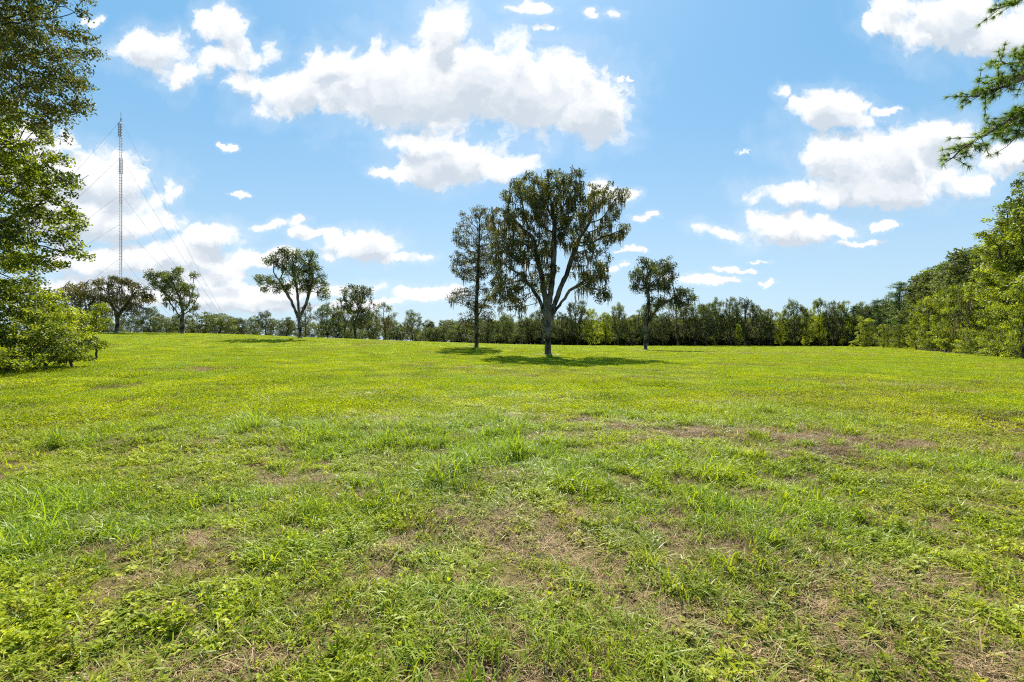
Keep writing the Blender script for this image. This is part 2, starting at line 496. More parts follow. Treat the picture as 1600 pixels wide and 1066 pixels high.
def blades(nb, length, width, spread, curve, lean, segs=3, flat=0.0):
    """curved tapering grass blades"""
    V, Fq, Ft, tone = [], [], [], []
    for b in range(nb):
        az = rng.uniform(0, 2 * math.pi)
        r = spread * math.sqrt(rng.uniform())
        p = np.array([r * math.cos(rng.uniform(0, 6.3)), r * math.sin(rng.uniform(0, 6.3)), -0.01])
        L = length * rng.uniform(0.5, 1.15)
        w = width * rng.uniform(0.7, 1.2)
        th = lean * rng.uniform(0.3, 1.3)
        d = np.array([math.cos(az), math.sin(az)])
        side = np.array([-d[1], d[0], 0]) * math.cos(rng.uniform(-.8, .8)) + np.array([0, 0, rng.uniform(-.4, .4)])
        base = len(V)
        cv = curve * rng.uniform(0.4, 1.4)
        for s in range(segs + 1):
            ww = w * (1 - (s / segs) ** 1.6) * 0.5 if s < segs else 0
            if s < segs:
                V += [p - side * ww, p + side * ww]
            else:
                V.append(p)
            st = L / segs
            a = min(th + cv * s / segs, 2.6)
            p = p + st * np.array([d[0] * math.sin(a), d[1] * math.sin(a), math.cos(a)])
            if p[2] < 0.004:
                p[2] = 0.004 + rng.uniform(0, .01)
        for s in range(segs - 1):
            Fq.append([base + 2 * s, base + 2 * s + 1, base + 2 * s + 3, base + 2 * s + 2])
        Ft.append([base + 2 * segs - 2, base + 2 * segs - 1, base + 2 * segs])
        tone.append(rng.uniform())
    tq = np.repeat(tone, segs - 1)
    return np.array(V), np.array(Fq), np.array(Ft), np.concatenate([tq, tone])


def weed(ns, height, leaf, spread):
    """low broad-leaved weed: stems with pairs of oval leaves"""
    V, Fq, tone = [], [], []
    for s in range(ns):
        az = rng.uniform(0, 6.283)
        p0 = np.array([rng.normal() * spread, rng.normal() * spread, 0])
        H = height * rng.uniform(0.4, 1.1)
        lean = rng.uniform(0.1, 0.9)
        top = p0 + np.array([math.cos(az) * math.sin(lean), math.sin(az) * math.sin(lean), math.cos(lean)]) * H
        sd = np.array([0.0012, 0.0012, 0])
        b = len(V)
        V += [p0 - sd, p0 + sd, top + sd * .6, top - sd * .6]
        Fq.append([b, b + 1, b + 2, b + 3])
        tone.append(0.1)
        nl_ = int(rng.integers(4, 9))
        tn = rng.uniform(0.2, 1)
        for k in range(nl_):
            f = 0.35 + 0.65 * (k + 1) / nl_
            c = p0 + (top - p0) * f
            a2 = az + k * 2.4 + rng.uniform(-.4, .4)
            up = rng.uniform(-0.1, 1.15)
            d = np.array([math.cos(a2) * math.cos(up), math.sin(a2) * math.cos(up), math.sin(up)])
            sdv = np.array([-math.sin(a2), math.cos(a2), rng.uniform(-.4, .4)])
            L = leaf * rng.uniform(0.6, 1.3)
            W = L * rng.uniform(0.17, 0.27)
            b = len(V)
            mid = c + d * L * 0.5
            drop = np.array([0, 0, -0.16 * L])
            V += [c, mid + sdv * W + np.array([0, 0, 0.1 * L]), c + d * L + drop, mid - sdv * W + np.array([0, 0, 0.1 * L]), mid]
            Fq += [[b, b + 4, b + 1, b + 1], [b, b + 3, b + 4, b + 4]]
            Fq.pop(); Fq.pop()
            Fq += [[b, b + 4, b + 2, b + 1], [b, b + 3, b + 2, b + 4]]
            tone += [np.clip(tn + rng.uniform(-.25, .25), 0, 1)] * 2
    return np.array(V), np.array(Fq), np.zeros((0, 3), int), np.array(tone)


G_TURF = leaf_mat('turf_blade', (0.11, 0.165, 0.009), (0.42, 0.47, 0.018), trans=0.45, tcol=(1.35, 1.3, 0.4), rough=0.45, spec=0.22,
                  inst=(0.22, 0.32, 0.032), dry=(0.27, 0.17, 0.075), scale=0.6)
G_WEED = leaf_mat('weed_leaf', (0.11, 0.165, 0.007), (0.46, 0.50, 0.012), trans=0.45, tcol=(1.35, 1.3, 0.4), rough=0.48, spec=0.18,
                  inst=(0.20, 0.30, 0.02), dry=(0.27, 0.18, 0.05), scale=0.6)
G_STRAW = leaf_mat('dry_straw', (0.09, 0.05, 0.022), (0.52, 0.37, 0.19), trans=0.15, tcol=(1, .9, .7), rough=0.7, spec=0.2)

protos = bpy.data.collections.new('turf_plants')       # never linked to the scene


def proto(k, name, geom, m):
    V, Fq, Ft, tone = geom
    me = newmesh(name, V, [Fq, Ft], [m], attrs={'tone': ('FACE', tone)})
    link('%02d_%s' % (k, name), me, coll=protos)


KIN = {}
k = 0
for kind, cnt, mk, m in [
        ('blade', 7, lambda: blades(15, 0.165, 0.0085, 0.06, 2.1, 0.6, 5), G_TURF),
        ('fine', 3, lambda: blades(22, 0.075, 0.0055, 0.06, 1.0, 0.7, 2), G_TURF),
        ('weed', 7, lambda: weed(7, rng.uniform(.06, .13), rng.uniform(0.018, 0.034), 0.035), G_WEED),
        ('straw', 4, lambda: blades(14, 0.13, 0.005, 0.07, 0.5, 1.5, 2), G_STRAW),
        ('tall', 3, lambda: blades(26, 0.30, 0.010, 0.06, 1.7, 0.35, 6), G_TURF),
        ('flat', 2, lambda: weed(3, 0.05, 0.045, 0.04), G_WEED)]:
    KIN[kind] = (k, cnt)
    for q in range(cnt):
        proto(k, kind + '_plant', mk(), m)
        k += 1


def patch(kind):
    """a turf patch about a metre wide made of hundreds of small plants, for the middle and far field"""
    V, Fq, Ft, tone = [], [], [], []
    npl = {'w': 300, 'b': 150, 'd': 60}[kind]
    rad_ = 0.75 * np.sqrt(rng.uniform(size=npl))
    a_ = rng.uniform(0, 6.283, npl)
    C0 = np.stack([rad_ * np.cos(a_), rad_ * np.sin(a_), np.zeros(npl)], 1)
    ci = np.repeat(np.arange(npl), 5)
    C = C0[ci] + rng.normal(0, 0.022, (npl * 5, 3))
    hp = rng.uniform(0.03, 0.10, npl)
    C[:, 2] = hp[ci] * rng.uniform(0.3, 1, npl * 5)
    V1, F1 = leaf_quads(C, np.full(len(C), 0.034), np.full(len(C), 0.019), 0.1, 0.9)
    t1 = np.clip(rng.uniform(.15, .75, npl)[ci] + rng.uniform(-.15, .15, len(C)), 0, 1)
    nb = {'w': 260, 'b': 1000, 'd': 900}[kind]
    rad_ = 0.75 * np.sqrt(rng.uniform(size=nb))
    a_ = rng.uniform(0, 6.283, nb)
    B = np.stack([rad_ * np.cos(a_), rad_ * np.sin(a_), np.zeros(nb)], 1)
    lean = {'w': 0.8, 'b': 0.8, 'd': 2.2}[kind]
    d = rng.normal(size=(nb, 3)) * lean + np.array([0, 0, 1.0])
    d[:, 2] = np.abs(d[:, 2]) * (0.4 if kind == 'd' else 1)
    d /= np.linalg.norm(d, axis=1)[:, None]
    sdv = np.cross(d, rnd_unit(nb))
    sdv /= np.linalg.norm(sdv, axis=1)[:, None]
    L = rng.uniform(0.05, 0.15, nb)[:, None]
    V2 = np.stack([B - sdv * .0045, B + sdv * .0045, B + d * L], 1).reshape(-1, 3)
    F2 = np.arange(nb * 3).reshape(-1, 3) + len(V1)
    return np.concatenate([V1, V2]), F1, F2, np.concatenate([t1, rng.uniform(0, 1, nb)])


k_near = k
for kind, cnt in (('w', 5), ('b', 4), ('d', 4)):
    KIN['patch_' + kind] = (k, cnt)
    for q in range(cnt):
        proto(k, 'turf_patch', patch(kind), {'w': G_WEED, 'b': G_TURF, 'd': G_STRAW}[kind])
        k += 1


def instancer(name, pts, rot, scl, idx, extra, coll):
    me = bpy.data.meshes.new(name)
    me.vertices.add(len(pts))
    me.vertices.foreach_set('co', np.asarray(pts, np.float32).ravel())
    for nm_, arr in (('rot', rot), ('scl', scl)):
        a = me.attributes.new(nm_, 'FLOAT_VECTOR', 'POINT')
        a.data.foreach_set('vector', np.asarray(arr, np.float32).ravel())
    a = me.attributes.new('idx', 'INT', 'POINT')
    a.data.foreach_set('value', np.asarray(idx, np.int32))
    for nm_, arr in extra.items():
        a = me.attributes.new(nm_, 'FLOAT', 'POINT')
        a.data.foreach_set('value', np.asarray(arr, np.float32))
    ob = link(name, me)
    g = bpy.data.node_groups.new(name + '_scatter', 'GeometryNodeTree')
    g.interface.new_socket('Geometry', in_out='INPUT', socket_type='NodeSocketGeometry')
    g.interface.new_socket('Geometry', in_out='OUTPUT', socket_type='NodeSocketGeometry')
    gi_, go_ = g.nodes.new('NodeGroupInput'), g.nodes.new('NodeGroupOutput')
    ci = g.nodes.new('GeometryNodeCollectionInfo')
    ci.inputs['Collection'].default_value = coll
    ci.inputs['Separate Children'].default_value = True
    ci.inputs['Reset Children'].default_value = True

    def na(nm_, ty):
        q_ = g.nodes.new('GeometryNodeInputNamedAttribute')
        q_.data_type = ty
        q_.inputs['Name'].default_value = nm_
        return q_.outputs[0]
    ip = g.nodes.new('GeometryNodeInstanceOnPoints')
    er = g.nodes.new('FunctionNodeEulerToRotation')
    g.links.new(na('rot', 'FLOAT_VECTOR'), er.inputs[0])
    g.links.new(gi_.outputs[0], ip.inputs['Points'])
    g.links.new(ci.outputs[0], ip.inputs['Instance'])
    ip.inputs['Pick Instance'].default_value = True
    g.links.new(na('idx', 'INT'), ip.inputs['Instance Index'])
    g.links.new(er.outputs[0], ip.inputs['Rotation'])
    g.links.new(na('scl', 'FLOAT_VECTOR'), ip.inputs['Scale'])
    g.links.new(ip.outputs[0], go_.inputs[0])
    mo = ob.modifiers.new('scatter', 'NODES')
    mo.node_group = g
    return ob


# single plants near the camera; farther out they give way to turf patches
D_NEAR = 15.0
BASE = 520.0
rr = np.linspace(0.2, D_NEAR, 2000)
pdf = BASE * rr * 2.6 * np.clip((D_NEAR - rr) / 4, 0, 1)
cdf = np.concatenate([[0], np.cumsum((pdf[1:] + pdf[:-1]) / 2 * np.diff(rr))])
total = int(cdf[-1])
r = np.interp(rng.uniform(0, cdf[-1], total), cdf, rr)
az = rng.uniform(-1.3, 1.3, total)
px_, py_ = r * np.sin(az), r * np.cos(az)
S = np.ones(total)
dry = dryness(px_, py_)
lus = lush(px_, py_)
u = rng.uniform(size=total)
hollow_ = fbm(px_ * 3.1 + 5, py_ * 3.1, 41, 3)
keep = (rng.uniform(size=total) > np.maximum(dry * 0.6, np.clip((0.49 - hollow_) * 7, 0, 0.9)))
tuft = fbm(px_ * 1.3 + 9, py_ * 1.3, 77, 3)
idx = np.zeros(total, int)
kindv = np.empty(total, object)
p_straw = 0.10 * np.clip(1.4 - r / 25, 0.1, 1) + 0.75 * dry
p_tall = np.where(r < 26, np.clip((tuft - 0.60) * 1.4, 0, 1) * (0.15 + lus), 0.0)
p_flat = np.where(r < 12, 0.05, 0)
p_blade = (1 - p_straw - p_tall - p_flat).clip(0) * (0.42 + 0.45 * lus)
p_fine = (1 - p_straw - p_tall - p_flat - p_blade).clip(0) * 0.35
edges = np.cumsum(np.stack([p_straw, p_tall, p_flat, p_blade, p_fine]), 0)
names = ['straw', 'tall', 'flat', 'blade', 'fine', 'weed']
sel = (u[None, :] > edges).sum(0)
var = rng.integers(0, 60, total)
for q, nm_ in enumerate(names):
    k0, c0 = KIN[nm_]
    msk = sel == q
    idx[msk] = k0 + var[msk] % c0
keep |= sel == 0
hv = (0.30 + 1.75 * fbm(px_ * 2.2, py_ * 2.2, 91, 3)) * (0.60 + 0.6 * lus) * (1 - 0.42 * dry)
sz = rng.uniform(0.55, 1.0, total) + 0.75 * rng.uniform(size=total) ** 3
scl = np.stack([sz * S, sz * S, sz * S ** 0.42 * hv], 1)
rot = np.stack([rng.normal(0, 0.12, total), rng.normal(0, 0.12, total), rng.uniform(0, 6.283, total)], 1)
zz = hgt(px_, py_) + micro(px_, py_)
pts = np.stack([px_, py_, zz], 1)[keep]
# extra dead thatch where the sward is thin
ns_ = 60000
rs_ = np.sqrt(rng.uniform(0.8, 13.5 ** 2, ns_))
as_ = rng.uniform(-1.3, 1.3, ns_)
tx, ty = rs_ * np.sin(as_), rs_ * np.cos(as_)
td = dryness(tx, ty)
kt = rng.uniform(size=ns_) < td * 0.9
tx, ty, td = tx[kt], ty[kt], td[kt]
keep_pts = np.stack([tx, ty, hgt(tx, ty) + micro(tx, ty)], 1)
pts = np.concatenate([pts, keep_pts])
R0 = np.concatenate([rot[keep], np.stack([rng.normal(0, .1, len(tx)), rng.normal(0, .1, len(tx)), rng.uniform(0, 6.283, len(tx))], 1)])
fz = rng.uniform(0.6, 1.3, (len(tx), 1))
S0 = np.concatenate([scl[keep], np.concatenate([fz, fz, fz * 0.7], 1)])
I0 = np.concatenate([idx[keep], KIN['straw'][0] + rng.integers(0, KIN['straw'][1], len(tx))])
D0_ = np.concatenate([dry[keep], td])
L0 = np.concatenate([lus[keep], np.zeros(len(tx))])
for bx_, by_, br_ in ((3.56, 45, 0.75), (-4.58, 60, 0.6), (-35.7, 78, 0.7), (23.1, 80, 0.7)):
    nb_ = 90
    aa = rng.uniform(0, 6.283, nb_)
    rb = br_ + np.abs(rng.normal(0, 0.35, nb_))
    bxx, byy = bx_ + rb * np.cos(aa), by_ + rb * np.sin(aa)
    pts = np.concatenate([pts, np.stack([bxx, byy, hgt(bxx, byy)], 1)])
    R0 = np.concatenate([R0, np.stack([rng.normal(0, .1, nb_), rng.normal(0, .1, nb_), aa], 1)])
    fz = rng.uniform(1.0, 2.2, (nb_, 1))
    S0 = np.concatenate([S0, np.concatenate([fz, fz, fz * 0.9], 1)])
    I0 = np.concatenate([I0, np.where(rng.uniform(size=nb_) < .6, KIN['tall'][0], KIN['straw'][0])])
    D0_ = np.concatenate([D0_, rng.uniform(0, .6, nb_)])
    L0 = np.concatenate([L0, rng.uniform(0, 1, nb_)])
n2 = 68000
r2 = np.sqrt(rng.uniform(10.5 ** 2, 60 ** 2, int(n2 * 0.30)))
r3 = np.sqrt(rng.uniform(60 ** 2, 190 ** 2, int(n2 * 0.70)))
r_ = np.concatenate([r2, r3])
a2 = rng.uniform(-1.08, 1.08, len(r_))
qx, qy = r_ * np.sin(a2), r_ * np.cos(a2)
ok = wooded(qx, qy) < 1.5
qx, qy, r_ = qx[ok], qy[ok], r_[ok]
dr2, lu2 = dryness(qx, qy), lush(qx, qy)
u2 = rng.uniform(size=len(qx))
pd = 0.04 + 0.95 * dr2
pb = (1 - pd) * (0.25 + 0.5 * lu2)
v2 = rng.integers(0, 60, len(qx))
i2 = np.where(u2 < pd, KIN['patch_d'][0] + v2 % 4, np.where(u2 < pd + pb, KIN['patch_b'][0] + v2 % 4, KIN['patch_w'][0] + v2 % 5))
S2 = np.where(r_ < 60, 1.0, 1.25) * rng.uniform(0.85, 1.25, len(qx))
hh = (0.30 + 1.5 * fbm(qx * 0.9, qy * 0.9, 91, 3)) * (1 - 0.6 * dr2)
p2 = np.stack([qx, qy, hgt(qx, qy) + micro(qx, qy)], 1)
s2 = np.stack([S2, S2, hh], 1)
t2 = np.stack([rng.normal(0, 0.02, len(qx)), rng.normal(0, 0.02, len(qx)), rng.uniform(0, 6.283, len(qx))], 1)
cat_ = lambda a_, b_: np.concatenate([a_, b_])
grass = instancer('grass', cat_(pts, p2), cat_(R0, t2), cat_(S0, s2), cat_(I0, i2),
                  {'dryness': cat_(D0_, dr2), 'lushness': cat_(L0, lu2) * 0.8}, protos)
grass['kind'] = 'stuff'
grass['label'] = 'weedy green field grass with dry brown patches covering the open ground'
grass['category'] = 'grass'

# ------------------------------------------------------------------ trees


def grow(A, nodes, parent, step, infl, kill, bias=(0, 0, 0.0), it=140, jit=0.12):
    nodes, parent = [np.array(p, float) for p in nodes], list(parent)
    A = np.asarray(A, float)
    nn = np.array(nodes)
    D = np.linalg.norm(A[:, None] - nn[None], axis=2)
    near, dist_ = D.argmin(1), D.min(1)
    bias = np.array(bias)
    kids = {}
    for _ in range(it):
        act = dist_ < infl
        if not act.any():
            act = dist_ < dist_.min() + step * 2
            if not len(A):
                break
        ids = near[act]
        P_ = np.array(nodes)
        v = A[act] - P_[ids]
        v /= np.linalg.norm(v, axis=1)[:, None] + 1e-9
        uq, inv = np.unique(ids, return_inverse=True)
        acc = np.zeros((len(uq), 3))
        np.add.at(acc, inv, v)
        new = []
        for i_, a_ in zip(uq, acc):
            if kids.get(i_, 0) >= 3:
                continue
            d = a_ / (np.linalg.norm(a_) + 1e-9) + bias + rng.normal(0, jit, 3)
            d /= np.linalg.norm(d) + 1e-9
            new.append((i_, nodes[i_] + d * step))
            kids[i_] = kids.get(i_, 0) + 1
        if not new:
            break
        s0 = len(nodes)
        for i_, p_ in new:
            nodes.append(p_)
            parent.append(i_)
        NP = np.array([p_ for _, p_ in new])
        d2 = np.linalg.norm(A[:, None] - NP[None], axis=2)
        mn, am = d2.min(1), d2.argmin(1)
        better = mn < dist_
        near[better] = am[better] + s0
        dist_[better] = mn[better]
        alive = dist_ > kill
        A, near, dist_ = A[alive], near[alive], dist_[alive]
        if not len(A):
            break
    return np.array(nodes), np.array(parent)


def radii(parent, r0, tip, expo=2.2):
    n_ = len(parent)
    acc = np.zeros(n_)
    isl = np.ones(n_, bool)
    isl[parent[parent >= 0]] = False
    acc[isl] = 1.0
    for i_ in range(n_ - 1, 0, -1):
        acc[parent[i_]] += acc[i_]
    acc = np.maximum(acc, 1)
    k_ = math.log(r0 / tip) / math.log(max(acc[0], 2))
    return tip * acc ** k_, acc, isl


def tubes(nodes, parent, rad, sides=6, minr=0.0, flare=1.0):
    n_ = len(nodes)
    ch = [[] for _ in range(n_)]
    for i_ in range(1, n_):
        ch[parent[i_]].append(i_)
    V, Fq = [], []
    ang = np.arange(sides) / sides * 2 * math.pi
    cs, sn = np.cos(ang)[:, None], np.sin(ang)[:, None]
    starts = [(0, None)]
    base = 0
    while starts:
        s, par = starts.pop()
        chain = [s] if par is None else [par, s]
        rs = [rad[s]] if par is None else [min(rad[par], rad[s] * 1.15), rad[s]]
        c_ = s
        while ch[c_]:
            ks = sorted(ch[c_], key=lambda q_: -rad[q_])
            for q_ in ks[1:]:
                if rad[q_] >= minr:
                    starts.append((q_, c_))
            c_ = ks[0]
            if rad[c_] < minr:
                break
            chain.append(c_)
            rs.append(rad[c_])
        if len(chain) < 2:
            continue
        P_ = nodes[chain]
        T = np.gradient(P_, axis=0)
        T /= np.linalg.norm(T, axis=1)[:, None] + 1e-9
        ref = np.array([0.31, 0.95, 0.05])
        for q_ in range(len(chain)):
            a_ = np.cross(T[q_], ref)
            if np.linalg.norm(a_) < 0.05:
                a_ = np.cross(T[q_], (1, 0, 0))
            a_ /= np.linalg.norm(a_)
            b_ = np.cross(T[q_], a_)
            ref = np.cross(a_, T[q_])
            rr_ = rs[q_] * (1 + 0.08 * rng.normal(size=(sides, 1))) if rs[q_] > 0.1 else rs[q_]
            if par is None and q_ == 0:
                rr_ = rr_ * flare
            V.append(P_[q_] + (cs * a_ + sn * b_) * rr_)
        m_ = len(chain)
        for q_ in range(m_ - 1):
            o_ = base + q_ * sides
            j = np.arange(sides)
            Fq.append(np.stack([o_ + j, o_ + (j + 1) % sides, o_ + sides + (j + 1) % sides, o_ + sides + j], 1))
        base += m_ * sides
    return np.concatenate(V), np.concatenate(Fq)


def crown(nodes, parent, acc, per, rc, L, W, maxacc=3, droop=0.15, up=0.5, flatten=0.75, hang=0.0, frac=1.0):
    tips = np.where(acc <= maxacc)[0]
    tips = tips[nodes[tips, 2] > nodes[:, 2].max() * 0.05]
    if frac < 1:
        tips = tips[rng.uniform(size=len(tips)) < frac]
    cl = rng.uniform(0.45, 1.35, len(tips))
    cnt = np.maximum((per * cl ** 2).astype(int), 2)
    ci = np.repeat(np.arange(len(tips)), cnt)
    off = rnd_unit(len(ci)) * (rng.uniform(size=len(ci)) ** 0.45)[:, None] * rc * cl[ci][:, None]
    off[:, 2] *= flatten
    off[:, 2] -= hang * rng.uniform(size=len(ci)) ** 2 * rc
    C = nodes[tips][ci] + off
    V, Fq = leaf_quads(C, L, W, droop, up)
    tone = np.clip(rng.uniform(0.0, 1.0, len(tips))[ci] + rng.uniform(-0.35, 0.35, len(ci)), 0, 1)
    return V, Fq, tone


def moss(nodes, acc, count, lmin, lmax, w, lo=1, hi=60, zlim=0.0):
    cand = np.where((acc >= lo) & (acc <= hi) & (nodes[:, 2] > zlim))[0]
    if not len(cand):
        return None
    groups = rng.choice(cand, max(count // 5, 1))
    pick = np.repeat(groups, 5)
    n_ = len(pick)
    P_ = nodes[pick] + rng.normal(0, 0.13, (n_, 3)) * np.array([1, 1, 0.3])
    Lg = rng.uniform(lmin, lmax, n_) * np.repeat(rng.uniform(0.4, 1.0, len(groups)), 5)
    az_ = rng.uniform(0, 6.283, n_)
    sd = np.stack([np.cos(az_), np.sin(az_), np.zeros(n_)], 1)
    ww = w * rng.uniform(0.5, 1.3, n_)
    S_ = 4
    V = np.zeros((n_, (S_ + 1) * 2, 3))
    wob = rng.normal(0, 0.04, (n_, S_ + 1, 3))
    for s in range(S_ + 1):
        f = s / S_
        c = P_ + wob[:, s] * (0.3 + f)
        c[:, 2] -= Lg * f
        k_ = (ww * (0.55 + 0.9 * f) * (1 - f) ** 0.6 * rng.uniform(0.6, 1.3, n_) + 0.004)[:, None]
        V[:, 2 * s] = c - sd * k_
        V[:, 2 * s + 1] = c + sd * k_
    V[..., 2] = np.maximum(V[..., 2], 0.35)
    b = (np.arange(n_) * (S_ + 1) * 2)[:, None]
    Fq = []
    for s in range(S_):
        Fq.append(np.concatenate([b + 2 * s, b + 2 * s + 1, b + 2 * s + 3, b + 2 * s + 2], 1))
    Fq = np.concatenate(Fq)
    tone = np.tile(rng.uniform(0, 1, n_), S_)
    return V.reshape(-1, 3), Fq, tone


def lobes_pts(lobes, n_, hollow=0.0):
    """points inside ellipsoids (x, y, z, rx, ry, rz)"""
    lobes = np.array(lobes, float)
    vol = lobes[:, 3] * lobes[:, 4] * lobes[:, 5]
    which = rng.choice(len(lobes), n_, p=vol ** 0.8 / (vol ** 0.8).sum())
    u_ = rnd_unit(n_) * (hollow + (1 - hollow) * rng.uniform(size=n_) ** (1 / 2.4))[:, None]
    return lobes[which, :3] + u_ * lobes[which, 3:]


def dress(root, nodes, parent, trunk_r, tip_r, leafargs, mleaf, mbark, mossargs=None, sides=7, minr=0.0, flare=1.5, extra_tips=None):
    rad, acc, isl = radii(parent, trunk_r, tip_r)
    V, Fq = tubes(nodes, parent, rad, sides, minr, flare)
    link('trunk', newmesh('trunk', V, [Fq], [mbark], smooth=True), root)
    V, Fq, tone = crown(nodes, parent, acc, **leafargs)
    link('crown', newmesh('crown', V, [Fq], [mleaf], attrs={'tone': ('FACE', tone)}), root)
    nl = len(tone)
    if mossargs:
        q_ = moss(nodes, acc, **mossargs)
        if q_:
            link('hanging_moss', newmesh('hanging_moss', q_[0], [q_[1]], [M_MOSS], attrs={'tone': ('FACE', q_[2])}), root)['kind'] = 'stuff'
    return nl


def hero(name, label, cat, base, Yd, lobes, fork, npts, step, kill, infl, trunk_r, tip_r, leafargs, mleaf, mossargs=None, depth=0.8, group=None, stems=None, mbark=None, hollow=0.0, minr=0.0, jit=0.12, bias=(0, 0, 0.05), sides=7, zb=None):
    """one tree at its real place: lobes = (px, py, rx, ry[, dy]) measured on the photograph grid, turned to metres at depth Yd"""
    global rng
    rng = np.random.default_rng(sum(ord(c_) * (i_ + 1) for i_, c_ in enumerate(label)) % 100003)
    mpp = Yd / F
    x0 = (base[0] - 800) * mpp
    z0 = h1(x0, Yd) if zb is None else zb
    toz = lambda py: EYE + (533 - py) * mpp - z0
    L3 = []
    for lb in lobes:
        cx, cy, rx, ry = lb[:4]
        rd = depth * rx * mpp if len(lb) < 6 else lb[5]
        for s_ in ((lb[4],) if len(lb) > 4 else (-0.6 * rx * mpp * depth, 0.6 * rx * mpp * depth)):
            L3.append(((cx - base[0]) * mpp, s_, toz(cy), rx * mpp, rd, ry * mpp))
    A = lobes_pts(L3, npts, hollow)
    pts_, par = [], []
    stems = stems or [[(base[0], base[1]), fork]]
    for st in stems:
        prev = -1 if not pts_ else 0
        P0 = None
        for (qx, qy) in st:
            p = np.array([(qx - base[0]) * mpp, 0, max(toz(qy), -0.15)])
            if P0 is None:
                if not pts_:
                    p[2] = -0.15
                    pts_.append(p)
                    par.append(-1)
                    prev = 0
                P0 = p
                continue
            nseg = max(int(np.linalg.norm(p - P0) / step), 1)
            for s in range(1, nseg + 1):
                f = s / nseg
                pts_.append(P0 + (p - P0) * f + rng.normal(0, 0.03, 3))
                par.append(prev)
                prev = len(pts_) - 1
            P0 = p
    nodes, parent = grow(A, pts_, par, step, infl, kill, bias=bias, jit=jit)
    root = thing(name, label, cat, (x0, Yd, z0), 0, group)
    nl = dress(root, nodes, parent, trunk_r, tip_r, leafargs, mleaf, mbark or M_BARK, mossargs, sides=sides, minr=minr)
    print(name, len(nodes), nl)
    return root


# the field oaks ----------------------------------------------------
hero('oak_tree', 'largest live oak in the open field, draped with grey Spanish moss', 'tree', (857, 558), 45,
     [(900, 272, 18, 14), (895, 290, 24, 18), (830, 288, 34, 20), (800, 300, 20, 20), (862, 300, 40, 30), (822, 330, 44, 34), (900, 325, 40, 34), (948, 312, 32, 24),
      (968, 302, 14, 11), (955, 358, 26, 24), (905, 372, 32, 30), (925, 420, 34, 36), (935, 450, 18, 22), (790, 365, 26, 40), (800, 430, 30, 42),
      (835, 385, 34, 30), (850, 420, 26, 20), (780, 345, 20, 22), (788, 460, 24, 28), (812, 470, 14, 20), (938, 448, 20, 28), (865, 350, 24, 34), (842, 445, 16, 24), (772, 395, 14, 22), (905, 450, 14, 12)],
     (852, 488), 3000, 0.42, 0.55, 3.5, 0.52, 0.024,
     dict(per=70, rc=0.50, L=0.19, W=0.10, maxacc=2, frac=0.58, droop=0.5, up=0.3, hang=0.6), M_OAK,
     dict(count=3800, lmin=0.3, lmax=1.7, w=0.06, lo=1, hi=30, zlim=3.5),
     stems=[[(857, 558), (856, 520), (855, 495), (848, 440), (832, 370)], [(857, 558), (856, 520), (855, 497), (864, 430), (866, 350)], [(857, 558), (856, 520), (858, 495), (884, 430), (906, 370)],
            [(857, 558), (856, 520), (855, 500), (838, 460), (815, 430)], [(857, 558), (856, 520), (858, 500), (890, 455), (920, 435)]], group='live oaks in the field', hollow=0.25)
hero('oak_tree', 'tall sparse brownish tree standing behind and left of the largest mossy oak', 'tree', (745, 543), 60,
     [(748, 345, 22, 22), (726, 368, 20, 26), (762, 380, 24, 36), (733, 415, 32, 26), (716, 465, 18, 16), (748, 465, 30, 24), (775, 420, 16, 36),
      (728, 500, 16, 14), (765, 500, 14, 16), (750, 330, 14, 10)],
     (746, 500), 1700, 0.45, 0.6, 3.5, 0.28, 0.018,
     dict(per=46, rc=0.55, L=0.19, W=0.10, maxacc=2, frac=0.85, droop=0.3, up=0.4, hang=0.2), M_BROWN,
     dict(count=500, lmin=0.4, lmax=1.3, w=0.05, lo=1, hi=30, zlim=4),
     stems=[[(745, 543), (744, 500), (746, 440), (748, 390)], [(745, 543), (744, 500), (766, 455)]], group='live oaks in the field', hollow=0.2)
hero('oak_tree', 'spreading open-crowned oak with slanting limbs on the rise left of centre', 'tree', (470, 529), 78,
     [(443, 398, 13, 14), (470, 400, 16, 16), (487, 400, 11, 14), (424, 407, 13, 9), (414, 437, 12, 9), (432, 444, 22, 12), (455, 418, 22, 16),
      (482, 425, 20, 18), (501, 445, 14, 18), (506, 456, 10, 14), (452, 446, 14, 9), (478, 448, 20, 12)],
     (465, 490), 900, 0.5, 0.75, 5, 0.42, 0.03,
     dict(per=80, rc=0.75, L=0.26, W=0.15, maxacc=2, frac=0.55, droop=0.4, up=0.4, hang=0.6), M_OAKD,
     dict(count=450, lmin=0.5, lmax=1.9, w=0.06, lo=1, hi=30, zlim=6),
     stems=[[(470, 529), (467, 500), (455, 470), (440, 445)], [(470, 529), (467, 500), (466, 468), (462, 440)], [(470, 529), (467, 500), (480, 470), (488, 440)]],
     group='live oaks in the field')
